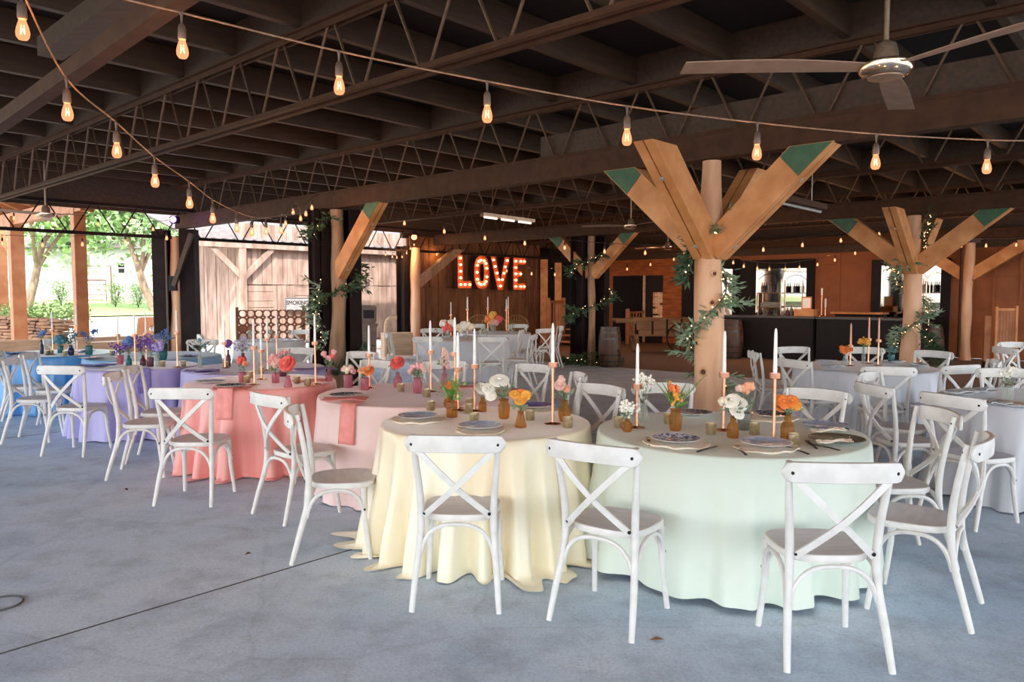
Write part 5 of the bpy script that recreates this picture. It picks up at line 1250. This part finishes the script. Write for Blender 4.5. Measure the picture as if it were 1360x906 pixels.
for lv in range(14):
    for k in range(3):
        if rnd.random() < .12 and lv < 12: continue
        d = (.066, .215, .0495) if lv % 2 else (.215, .066, .0495); c = ((k-1)*.0745, 0, lv*.0496+.025) if lv % 2 else (0, (k-1)*.0745, lv*.0496+.025)
        MB().box(c, d, bev=.008).build('block', ('arm', 'log', 'knee')[rnd.randrange(3)], t, smooth=False)
def railing(a, b, h, n, label, m='arm', z0=0, posts=(0, 1)):
    a = Vector(a); b = Vector(b); t = thing('wooden_railing', a, 0, label, 'railing'); d = b-a
    for u in posts: MB().box(d*u+Vector((0, 0, (z0+h+.12)/2)), (.12, .12, h+.12-z0), bev=.01).build('newel_post', m, t, smooth=False)
    for z in (h, .35): MB().beam(Vector((0, 0, z)), d+Vector((0, 0, z)), .08, .07).build('rail', m, t, smooth=False)
    for i in range(1, n): MB().box(d*(i/n)+Vector((0, 0, (h+.35)/2)), (.035, .035, h-.35)).build('baluster', m, t, smooth=False)
pa = at(833, 457, 0); pb = at(841, 455, 0)
railing((pa.x, pa.y, 0), (pa.x+1.1, pa.y+1.5, 0), 1.0, 9, 'short wooden porch railing behind the cart, before the dark doors', 'porchwood')
pa = at(728, 459, 0); railing((pa.x, pa.y, 0), (pa.x+.55, pa.y+1.2, 0), 1.35, 6, 'wooden stair railing by the dark passage right of the letter wall', 'porchwood')
t = thing('wooden_steps', at(754, 459, 0), AB-PI/2, 'lit wooden steps in the dark passage right of the letter wall', 'steps')
for k in range(3): MB().box((.1, .35*k+.2, .1+.18*k), (1.5, .35, .05)).build('tread', 'arm', t, smooth=False); MB().box((.1, .35*k+.37, .09+.18*k), (1.45, .03, .17)).build('riser', 'joist', t, smooth=False)
# gate-like wooden panel at right
g0 = at(1325, 489, 0); t = thing('wooden_gate', (g0.x, g0.y, 0), math.radians(-18), 'orange wooden half gate with plank panel at the right edge', 'gate')
MB().box((-.2, .1, .56), (.13, .12, 1.12), bev=.01).build('gate_post', 'porchwood', t, smooth=False); MB().box((-.07, -.03, .66), (.05, .09, 1.32), bev=.01).build('gate_post', 'arm', t, smooth=False); MB().box((.31, 0, .67), (.05, .09, 1.34), bev=.01).build('gate_post', 'arm', t, smooth=False)
mb = MB()
for k in range(6): mb.box((-.02+k*.056, 0, .72), (.052, .03, 1.1))
mb.build('plank_panel', 'porchwood', t, smooth=False); MB().box((.12, 0, 1.26), (.4, .06, .05)).build('top_rail', 'arm', t, smooth=False); MB().box((.06, 0, .07), (.66, .24, .14)).build('gate_base', 'joist', t, smooth=False)

# ------------------------------------------------------------------ by the pale barn wall
t0 = at(361, 486, 0); t = thing('four_in_a_row_board', (t0.x, t0.y, 0), math.radians(18), 'giant brown four-in-a-row game board with rows of holes', 'game')
M['gameboard'] = mat('varnished_game_board', '8a4f2a', .5, c2='6f3d1f', scale=5)
nx_, nz_ = 8, 5; bw, bh = 1.34, .82; n = 20; cw, chh = bw/nx_, bh/nz_; rr = min(cw, chh)*.40
mb = MB()
for i in range(nx_):
    for j in range(nz_):
        for yy in (-.05, .05):
            cx_ = (i+.5)*cw-bw/2; cz_ = .42+(j+.5)*chh; k0 = len(mb.v)
            sq = []
            for k in range(n):
                a = 2*PI*k/n; cc, ss = math.cos(a), math.sin(a); q_ = max(abs(cc)/(cw/2), abs(ss)/(chh/2)); sq.append((cx_+cc/q_, yy, cz_+ss/q_))
            mb.v += sq+[(cx_+rr*math.cos(2*PI*k/n), yy, cz_+rr*math.sin(2*PI*k/n)) for k in range(n)]
            mb.f += [(k0+k, k0+(k+1) % n, k0+n+(k+1) % n, k0+n+k) for k in range(n)]
mb.build('hole_panel', 'gameboard', t, smooth=False)
for s in (-1, 1): MB().box((s*(bw/2+.03), 0, .65), (.06, .14, 1.3)).build('side_post', 'gameboard', t, smooth=False); MB().box((s*(bw/2+.03), 0, .03), (.08, .6, .06)).build('foot', 'gameboard', t, smooth=False)
MB().box((0, 0, .4), (bw, .12, .04)).build('bottom_rail', 'gameboard', t, smooth=False)
disc = random.Random(5)
for i in range(nx_):
    for j in range(disc.randint(1, 3)):
        k = MB().lathe([(.001, -.02), (rr*1.05, -.02), (rr*1.05, .02), (.001, .02)], 18, X=Matrix.Translation(((i+.5)*cw-bw/2, 0, .42+(j+.5)*chh)) @ Matrix.Rotation(PI/2, 4, 'X')).build('game_disc', 'knee' if disc.random() < .6 else 'porchwood', loc=None)
        k.matrix_world = Matrix.Translation(t.location) @ Matrix.Rotation(math.radians(18), 4, 'Z')
        later(k, ('disc',), 'round wooden disc slotted in the giant four-in-a-row board', 'game piece', 'discs in the game board'); k['px'] = i*10+j
M['bin_pale'] = mat('weathered_sign_white', '9c9a98', .7, c2='8d8a88', scale=8)
def textmesh(name, s, size, m, parent, X, ext=.004):
    cu = bpy.data.curves.new(name, 'FONT'); cu.body = s; cu.size = size; cu.extrude = ext; cu.align_x = 'CENTER'; cu.align_y = 'CENTER'
    ob = bpy.data.objects.new(name, cu); COL.objects.link(ob); me = bpy.data.meshes.new_from_object(ob); bpy.data.objects.remove(ob)
    me.materials.clear(); me.materials.append(M[m]); o = bpy.data.objects.new(name, me); COL.objects.link(o); o.parent = parent; o.matrix_local = X; return o
sq_ = onq(395, 409, QW-.08); sp = B(sq_[0], QW-.08, sq_[1]+.1); t = thing('smoking_sign', sp, AB, 'white sign with dark SMOKING lettering on the pale barn wall', 'sign')
MB().box((0, 0, 0), (.82, .02, .42), bev=.006).build('sign_board', 'bin_pale', t, smooth=False)
mb = MB(); [mb.box(c, d) for c, d in (((0, -.012, .19), (.78, .006, .016)), ((0, -.012, -.19), (.78, .006, .016)), ((-.39, -.012, 0), (.016, .006, .396)), ((.39, -.012, 0), (.016, .006, .396)))]
mb.build('sign_border', 'frame', t, smooth=False)
textmesh('lettering', 'SMOKING', .17, 'frame', t, Matrix.Translation((0, -.013, .05)) @ Matrix.Rotation(PI/2, 4, 'X'))
M['bin'] = mat('brown_grey_bin', '7d6a5e', .6, c2='6b594e', scale=8)
c = atd(489, 452, 18.6); t = thing('trash_bin', (c.x, c.y, 0), .3, 'tall brown-grey trash bin against the pale barn wall', 'bin')
MB().lathe([(.24, .04), (.27, .8), (.001, .8)], 4, X=Matrix.Rotation(PI/4, 4, 'Z')).build('bin_body', 'bin', t, smooth=False); MB().box((0, 0, .84), (.44, .44, .09), bev=.02).build('bin_rim', 'bin', t)
mb = MB(); mb.box((0, .0, 1.1), (.38, .36, .44), bev=.03); mb.build('bin_hood', 'bin', t); MB().box((0, -.185, 1.1), (.26, .012, .2)).build('flap', 'dark', t, smooth=False)
MB().box((0, 0, .02), (.3, .3, .04)).build('bin_foot', 'dark', t, smooth=False)
c = atd(524, 452, 18.2); t = thing('utility_cabinet', (c.x, c.y, 0), .4, 'pale low utility cabinet against the barn wall, beside an elbow pipe', 'cabinet')
MB().box((.08, .1, .33), (.7, .4, .66), bev=.01).build('cabinet_body', 'knee', t, smooth=False); MB().box((.08, -.11, .33), (.6, .02, .54)).build('cabinet_door', 'knee', t, smooth=False)
c = atd(513, 452, 17.2); t = thing('elbow_pipe', (c.x, c.y, 0), .3, 'pale vertical pipe with a curved elbow on top, in front of the cabinet', 'pipe')
MB().tube([(0, 0, 0), (0, 0, .85), (.03, 0, .98), (.1, 0, 1.05), (.2, 0, 1.06), (.24, 0, 1.06)], .055, 14).build('pipe', 'knee', t); MB().lathe([(.07, 0), (.07, .03), (.055, .03)], 14).build('flange', 'bin', t)
t = thing('cornhole_board', atd(195, 449, 17.2)*1, .15, 'orange slanted bean bag board with a pale hole, left of the wide dark post', 'game'); t.location.z = 0.12
X = Matrix.Rotation(math.radians(-20), 4, 'X'); mb = MB(); n = 28; w_, h_ = .56, 1.0
sq = []; ci = []
for k in range(n):
    a = 2*PI*k/n; cc, ss = math.cos(a), math.sin(a); q_ = max(abs(cc)/(w_/2), abs(ss)/(.28)); sq.append((cc/q_, 0, .72+ss/q_)); ci.append((.08*cc+.06, 0, .72+.08*ss))
mb.v = [tuple(X @ Vector(v)) for v in sq+ci+[(-w_/2, 0, 0), (w_/2, 0, 0), (w_/2, 0, .44), (-w_/2, 0, .44)]]; mb.f = [(k, (k+1) % n, n+(k+1) % n, n+k) for k in range(n)]+[(2*n, 2*n+1, 2*n+2, 2*n+3)]
o = mb.build('playing_face', 'porchwood', t, smooth=False); o.modifiers.new('thickness', 'SOLIDIFY').thickness = .03
mb = MB(); mb.box((-w_/2, .05, .5), (.03, .1, 1.0), X); mb.box((w_/2, .05, .5), (.03, .1, 1.0), X); mb.build('side_rails', 'knee', t, smooth=False); MB().lathe([(.078, 0), (.001, .001)], 18, X=X @ Matrix.Translation((.06, .06, .72)) @ Matrix.Rotation(PI/2, 4, 'X')).build('hole_backing', 'china', t)
MB().beam((0, .55, -.12), (0, .36, .85), .06, .04).build('prop_leg', 'knee', t, smooth=False)
# low whitewashed plank wall along the open left edge
mb = MB(); boards(mb, B(0, 15.55, 0), PV, -QV, 1.0, 6.45, .0, .72, .24, False, .004, .008, .05); mb.beam(B(1, 15.55, .745), B(6.45, 15.55, .745), .16, .05)
struct(mb.build('wall_knee', 'knee', smooth=False))

# ------------------------------------------------------------------ garlands of leaves and fairy lights
def garland(base, pathf, n, label, leafm='leaf', ll=.085, dens=9, spread=.09, lights=0, seed=1):
    rnd = random.Random(seed); t = thing('leaf_garland', base, 0, label, 'garland', 'leaf garlands'); pts = [Vector(pathf(i/n)) for i in range(n+1)]
    MB().tube(pts, .006, 6).build('vine', 'twig', t); mb = MB()
    for i, p in enumerate(pts):
        out = Vector((p.x, p.y, 0)).normalized()
        for k in range(int(dens*1.7)):
            d = out*rnd.uniform(.2, 1)+Vector((rnd.uniform(-1, 1), rnd.uniform(-1, 1), rnd.uniform(-1.0, .6)))*.8; leaf(mb, p+out*.012+d*rnd.uniform(0, spread), d, ll*rnd.uniform(.6, 1.15), .34, rnd)
    for j in range(n//3):
        p = pts[rnd.randrange(len(pts))]; out = Vector((p.x, p.y, 0)).normalized(); side = Vector((-out.y, out.x, 0))*rnd.choice((-1, 1)); d = (side*.8+out*.5+Vector((0, 0, rnd.uniform(-.5, .6)))).normalized(); tip = p+d*rnd.uniform(.15, .32)
        for k in range(16):
            u = k/15; o = p.lerp(tip, u); leaf(mb, o, d+Vector((rnd.uniform(-1, 1), rnd.uniform(-1, 1), rnd.uniform(-1, 1)))*.7, ll, .32, rnd)
    mb.build('leaves', leafm, t, smooth=False)
    if lights:
        lb = MB(); lp = []
        for i in range(lights):
            u = i/lights; p = Vector(pathf(u)); out = Vector((p.x, p.y, 0)).normalized(); q_ = p+out*.03+Vector((rnd.uniform(-.03, .03), rnd.uniform(-.03, .03), rnd.uniform(-.06, .06))); lp.append(q_); lb.ball(q_, .006, 6, 4)
        if lights < 7:
            for q_ in lp: MB().ball(q_, .0075, 6, 4).build('fairy_light', 'fairy', t)
        else: lb.build('fairy_lights', 'fairy', t)
        MB().tube(lp, .002, 5).build('light_wire', 'twig', t)
def helix(r, z0, z1, turns, ph): return lambda u: (r*math.cos(ph+turns*2*PI*u), r*math.sin(ph+turns*2*PI*u), z0+(z1-z0)*u)
garland(T0, helix(.17, .55, 2.15, 1.45, -.3), 46, 'olive leaf garland spiralling up the big tree post', 'leaf', .095, 7, .08, 26, 3)
garland(T0, lambda u: (-.13-.05*u+.04*math.sin(6*u), -.02+.05*u, 2.28-.55*u), 22, 'leafy garland tail hanging from the left arm of the big tree post', 'leaf_dark', .085, 9, .09, 6, 5)
garland(T0, lambda u: (-.12+.28*u, -.13-.03*math.sin(PI*u), 2.3-.12*math.sin(PI*u)+.05*u), 14, 'small leaf sprig draped at the fork of the big tree post', 'leaf', .06, 8, .05, 5, 6)
garland(T1, helix(.22, .4, 2.1, 1.6, .3), 50, 'olive leaf garland spiralling up the second tree post', 'leaf', .1, 7, .1, 50, 8)
garland(T1, lambda u: (.1+.04*math.sin(9*u), -.14, 2.1+.75*u), 20, 'leaf and fairy light garland up the fork of the second tree post', 'leaf_dark', .08, 5, .07, 40, 9)
garland(Tb, helix(.34, .15, 2.75, 2.2, 3.4), 70, 'dark leafy garland winding up the steel column behind the coral table', 'leaf_dark', .1, 7, .12, 22, 11)
garland(Tb, lambda u: (-.2-.04*math.sin(5*u), -.24, 1.75-1.0*u), 20, 'leaf garland tail on the left face of the dark steel column', 'leaf', .1, 4, .1, 10, 12)
garland(Tm, helix(.42, .1, 2.6, 2.4, 3.6), 80, 'dark leafy garland winding up the post beside the whiskey barrel', 'leaf_dark', .11, 7, .12, 60, 13)
garland(Tm, lambda u: (.55*math.cos(PI+u*PI*1.1), .42*math.sin(PI+u*PI*1.1), .1), 26, 'leaf garland lying around the foot of the barrel-side post', 'leaf_dark', .11, 12, .14, 16, 14)
garland(Vector((T1.x, T1.y, 0)), lambda u: (.05+.25*u, -.3, .95-.5*u), 16, 'bushy leaf garland end at the foot of the second tree post', 'leaf_dark', .11, 12, .14, 14, 15)
# things on the floor
M['dryleaf'] = mat('dry_brown_leaf', '9a6238', .8, c2='7b4a28', scale=30)
for i, (px, py, s, lb) in enumerate(((862, 851, .07, 'dry brown leaf on the concrete by a front chair foot'), (383, 659, .08, 'dry tan leaf on the concrete in front of the coral cloth'), (170, 652, .05, 'small dark leaf on the concrete below the sideways chair'), (335, 736, .05, 'tiny dark leaf alone on the open concrete, nearest the floor joint'))):
    mb = MB(); rnd = random.Random(i); mb.v = [(0, 0, .004), (s*.5, s*.3, .012), (s, 0, .006), (s*.5, -s*.3, .014), (s*.5, 0, .02)]; mb.f = [(0, 3, 4), (3, 2, 4), (2, 1, 4), (1, 0, 4)]
    o = mb.build('dry_leaf', 'dryleaf' if i < 2 else 'knot', loc=at(px, py, 0), smooth=False); o.rotation_euler = (0, 0, i*1.3); tag(o, lb, 'leaf')
p = at(0, 803, 0); o = MB().tube([(.1*math.cos(2*PI*k/40), .1*math.sin(2*PI*k/40), .002) for k in range(40)], .006, 6, closed=True).build('floor_drain', 'joint', loc=(p.x, p.y, .0015)); tag(o, 'round drain ring set in the concrete at the left edge', 'drain')

# ------------------------------------------------------------------ outdoors to the left
M['bark'] = mat('grey_brown_bark', '8d7563', .9, c2='6a5546', scale=9, stretch=(1, 1, .3), bump=.4)
M['crown'] = mat('bright_tree_leaf', '84a568', .6, c2='a3bd84', scale=.6)
M['crown2'] = mat('deep_tree_leaf', '719660', .6, c2='93b077', scale=.6)
M['fencewhite'] = mat('white_fence_board', 'd8d6d4', .6, c2='cfccc9', scale=8)
M['gatepipe'] = mat('rusty_gate_pipe', '9a6a55', .5, c2='845642', scale=10)
M['housewall'] = mat('white_barn_siding', 'a9a7a5', .7, c2='9f9d9b', scale=2, stretch=(1, 1, 8))
M['shrub'] = mat('shrub_leaf', '7e9a58', .7, c2='9db375', scale=8)
def tree(c, h, cr, lean, label, leafm, seed, n=5200, ls=.34):
    rnd = random.Random(seed); t = thing('leafy_tree', c, 0, label, 'tree', 'trees beyond the yard'); tr = MB(); tips = []
    def branch(a, d, L, r, lv):
        pts = [Vector(a)]; d = Vector(d).normalized()
        for k in range(5): d = (d+Vector((rnd.uniform(-.16, .16), rnd.uniform(-.16, .16), rnd.uniform(-.04, .14)))).normalized(); pts.append(pts[-1]+d*L/5)
        tr.tube(pts, [r*(1-.45*i/5) for i in range(6)], 9 if lv < 2 else 6)
        if lv >= 3: tips.append(pts[-1]); tips.append(pts[3]); return
        for k in range(rnd.randint(3, 4)):
            i = rnd.choice((3, 4, 5)); nd = (d+Vector((rnd.uniform(-1, 1), rnd.uniform(-1, 1), rnd.uniform(-.1, .6)))*.9).normalized(); branch(pts[i], nd, L*rnd.uniform(.62, .8), r*.52, lv+1)
    branch((0, 0, -.1), (lean[0], lean[1], 1), h*.42, cr*.03+.06, 0); tr.build('trunk', 'bark', t)
    lf = MB()
    for k in range(n):
        p = rnd.choice(tips)+Vector((rnd.gauss(0, 1), rnd.gauss(0, 1), rnd.gauss(-.45, .95)))*cr*.2; leaf(lf, p, (rnd.uniform(-1, 1), rnd.uniform(-1, 1), rnd.uniform(-1, .3)), ls*rnd.uniform(.6, 1.2), .55, rnd)
    lf.build('crown', leafm, t, smooth=False); return t
def outp(px, d): x = (px-680)/FPX*d; q = Vector((x, d, 0)).dot(QV); return Vector((x, d, gz(q)))
tree(outp(36, 32), 7.5, 4.4, (.35, 0), 'leafy green tree with leaning trunk beside the leftmost orange posts', 'crown', 3)
tree(outp(208, 33), 7.5, 4.6, (-.4, 0), 'leafy green tree leaning left, beside the wide dark post', 'crown2', 8)
tree(outp(300, 42), 9, 5, (.1, 0), 'leafy green tree seen behind the tin barn roof', 'crown2', 15)
tree(outp(120, 52), 9, 6, (.0, 0), 'farther pale green tree between the two nearer trees', 'crown', 19, 4200, .45)
tree(outp(-60, 40), 9, 5, (.1, 0), 'green tree at the far left beyond the porch posts', 'crown2', 23, 4200)
def fence(px0, px1, d0, d1, nposts, label):
    a = outp(px0, d0); b = outp(px1, d1); t = thing('board_fence', a, 0, label, 'fence')
    for k in range(3): MB().beam(Vector((0, 0, .35+.45*k)), b-a+Vector((0, 0, .35+.45*k)), .05, .17).build('rail', 'fencewhite', t, smooth=False)
    for i in range(nposts): p = (b-a)*(i/(nposts-1)); MB().box(p+Vector((0, .06, .75)), (.14, .12, 1.6)).build('fence_post', 'fencewhite', t, smooth=False)
fence(150, 345, 37, 39, 8, 'white three-board fence beyond the grass, right of the pipe gate')
fence(-40, 112, 36.5, 37, 6, 'white board fence beyond the grass, left of the pipe gate')
a = outp(114, 36.8); t = thing('pipe_gate', a, 0, 'rusty brown pipe gate beneath a tall pipe frame at the fence', 'gate')
MB().tube([(0, 0, 0), (0, 0, 1.85), (1.28, 0, 1.85), (1.28, 0, 0)], .035, 8).build('gate_frame', 'gatepipe', t)
for z in (.2, .45, .7, .95, 1.15): MB().tube([(.05, -.05, z), (1.05, -.05, z)], .02, 8).build('gate_bar', 'gatepipe', t)
MB().tube([(1.05, -.05, .15), (1.05, -.05, 1.18), (.05, -.05, 1.18)], .025, 8).build('gate_bar', 'gatepipe', t)
MB().box((.35, -.1, .7), (.5, .02, .35)).build('gate_panel', 'fencewhite', t, smooth=False)
c = outp(120, 50); t = thing('white_building', c, math.radians(4), 'long white building with one small window behind the fence', 'building')
MB().box((0, 2, 1.75), (13, 4, 3.5)).build('wall', 'housewall', t, smooth=False); MB().add([(-6.8, -.3, 3.45), (6.8, -.3, 3.45), (6.8, 2, 4.3), (-6.8, 2, 4.3), (6.8, 4.3, 3.45), (-6.8, 4.3, 3.45)], [(0, 1, 2, 3), (3, 2, 4, 5), (0, 5, 4, 1)]).build('roof', 'tin', t, smooth=False)
f = MB().box((2.1, -.02, 2.15), (.5, .08, .75)).build('window', 'fencewhite', t, smooth=False); MB().box((2.1, -.05, 2.32), (.4, .04, .3)).build('pane', 'frame', f, smooth=False); MB().box((2.1, -.05, 1.97), (.4, .04, .3)).build('pane', 'frame', f, smooth=False)
for i, (px, d) in enumerate(((82, 34.5), (154, 35), (184, 35), (276, 36), (306, 36.4), (322, 36.6))):
    t = thing('young_shrub', outp(px, d), i, 'small leafy shrub before the white fence, '+('leftmost of six', 'second from left of six', 'third from left of six', 'fourth from left of six', 'fifth from left of six', 'rightmost of six')[i], 'shrub', 'shrubs along the fence')
    rnd = random.Random(i); mb = MB(); st = MB()
    for k in range(7): a = rnd.uniform(0, 6.28); st.tube([(0, 0, 0), (.25*math.cos(a), .25*math.sin(a), .9*rnd.uniform(.7, 1.2))], .012, 5)
    for k in range(320): p = Vector((rnd.gauss(0, .2), rnd.gauss(0, .2), rnd.uniform(.15, 1.1))); leaf(mb, p, (rnd.uniform(-1, 1), rnd.uniform(-1, 1), rnd.uniform(-.2, 1)), .12, .5, rnd)
    st.build('stems', 'twig', t); mb.build('leaves', 'shrub', t, smooth=False)
# stacked stone wall and planting
mb = MB(); rnd = random.Random(2); a = outp(-60, 19.5); b = outp(88, 19.0); L = (b-a).length; d = (b-a).normalized(); a.z = b.z = 0
for row in range(14):
    x = rnd.uniform(-.3, 0); z = .04+row*.078
    while x < L-row*.02:
        w_ = rnd.uniform(.18, .55); mb.box((0, 0, 0), (w_-.015, rnd.uniform(.36, .44), .07*rnd.uniform(.8, 1.05)), Matrix.Translation(a+d*(x+w_/2)+Vector((0, rnd.uniform(-.04, .04), z))) @ Matrix.Rotation(math.atan2(d.y, d.x)+rnd.uniform(-.08, .08), 4, 'Z') @ Matrix.Rotation(rnd.uniform(-.05, .05), 4, 'Y'), bev=.018); x += w_
o = mb.build('stone_wall', 'stone', smooth=False); o.location = (0, 0, 0); tag(o, 'dry-stacked fieldstone wall behind the orange posts at far left', 'wall')
t = thing('border_plants', (a+b)/2+Vector((.1, .5, .9)), 0, 'leafy yellow-green border plants along the top of the stone wall', 'plants'); mb = MB()
for k in range(1500): p = Vector((rnd.uniform(-1.9, 1.6), rnd.gauss(0, .22), rnd.uniform(-.1, .5)*rnd.uniform(.4, 1))); leaf(mb, p, (rnd.uniform(-1, 1), rnd.uniform(-1, 1), rnd.uniform(-.2, 1)), .12, .45, rnd)
o = mb.build('foliage', 'shrub', t, smooth=False)
MB().tube([(-1.8, 0, -.9), (-1.0, .05, -.2), (.2, 0, .1), (1.4, 0, -.1)], .02, 6).build('stems', 'twig', t)
# porch at far left: timber posts and pitched roof with rafters
for px, q, s, lb in ((25, 20.8, .28, 'thick orange timber porch post in front of the stone wall'), (108, 16.7, .22, 'slim orange timber porch post standing at the plank wall'), (3, 25.5, .3, 'orange timber porch post cut off by the left edge')):
    r_ = (px-680)/FPX; p_ = q*(r_*.6756+.7373)/(.6756-r_*.7373); c = B(p_, q)
    t = thing('porch_post', c, AB, lb, 'post', 'timber porch posts'); MB().box((0, 0, 1.7), (s, s, 3.4), bev=.01).build('timber', 'porchwood', t, smooth=False); MB().box((0, 0, .1), (s+.08, s+.08, .2), bev=.01).build('post_base', 'porchwood', t, smooth=False)
t = thing('porch_roof', B(5.4, 16.2, 3.3), AB, 'orange timber porch roof with sloping rafters at upper left', 'roof')
MB().beam((0, .05, .05), (0, 12, .05), .16, .28).build('eave_beam', 'porchwood', t, smooth=False)
mb = MB(); mb.add([(.6, .1, .12), (.6, 12, .12), (-5.5, 12, 2.7), (-5.5, .1, 2.7), (.6, .1, .17), (.6, 12, .17), (-5.5, 12, 2.75), (-5.5, .1, 2.75)], [(0, 1, 2, 3), (4, 7, 6, 5), (0, 4, 5, 1), (1, 5, 6, 2), (2, 6, 7, 3), (3, 7, 4, 0)]); mb.build('roof_boards', 'porchwood', t, smooth=False)
for k in range(12): MB().beam((.55, k*1.0+.15, .06), (-5.4, k*1.0+.15, 2.6), .07, .16).build('rafter', 'porchwood', t, smooth=False)

# ------------------------------------------------------------------ labels that need a place in a row
NUM = ['', 'one', 'two', 'three', 'four', 'five', 'six', 'seven', 'eight', 'nine', 'ten', 'eleven', 'twelve', 'thirteen', 'fourteen', 'fifteen', 'sixteen', 'seventeen', 'eighteen', 'nineteen', 'twenty']
ORD = ['', '', 'second', 'third', 'fourth', 'fifth', 'sixth', 'seventh', 'eighth', 'ninth', 'tenth', 'eleventh', 'twelfth', 'thirteenth', 'fourteenth', 'fifteenth', 'sixteenth', 'seventeenth', 'eighteenth', 'nineteenth', 'twentieth']
G = {}
for o, key, base in REG: G.setdefault((key, base), []).append(o)
for (key, base), L in G.items():
    L.sort(key=lambda o: o.get('px', 0)); n = len(L); deep = key in ('joist', 'truss', 'rbeam')
    for i, o in enumerate(L):
        first, last, w = ('nearest the camera', 'farthest away', 'nearest') if deep else ('leftmost', 'rightmost', 'left')
        if n == 1: o['label'] = base
        elif i == 0: o['label'] = '%s, %s%s' % (base, first, '' if deep else ' of '+NUM[min(n, 20)])
        elif i == n-1: o['label'] = '%s, %s%s' % (base, last, '' if deep else ' of '+NUM[min(n, 20)])
        else: o['label'] = '%s, %s from %s%s' % (base, ORD[min(i+1, 20)], w, '' if deep else ' of '+NUM[min(n, 20)])
        if 'px' in o: del o['px']
for o in bpy.data.objects:
    if 'px' in o: del o['px']
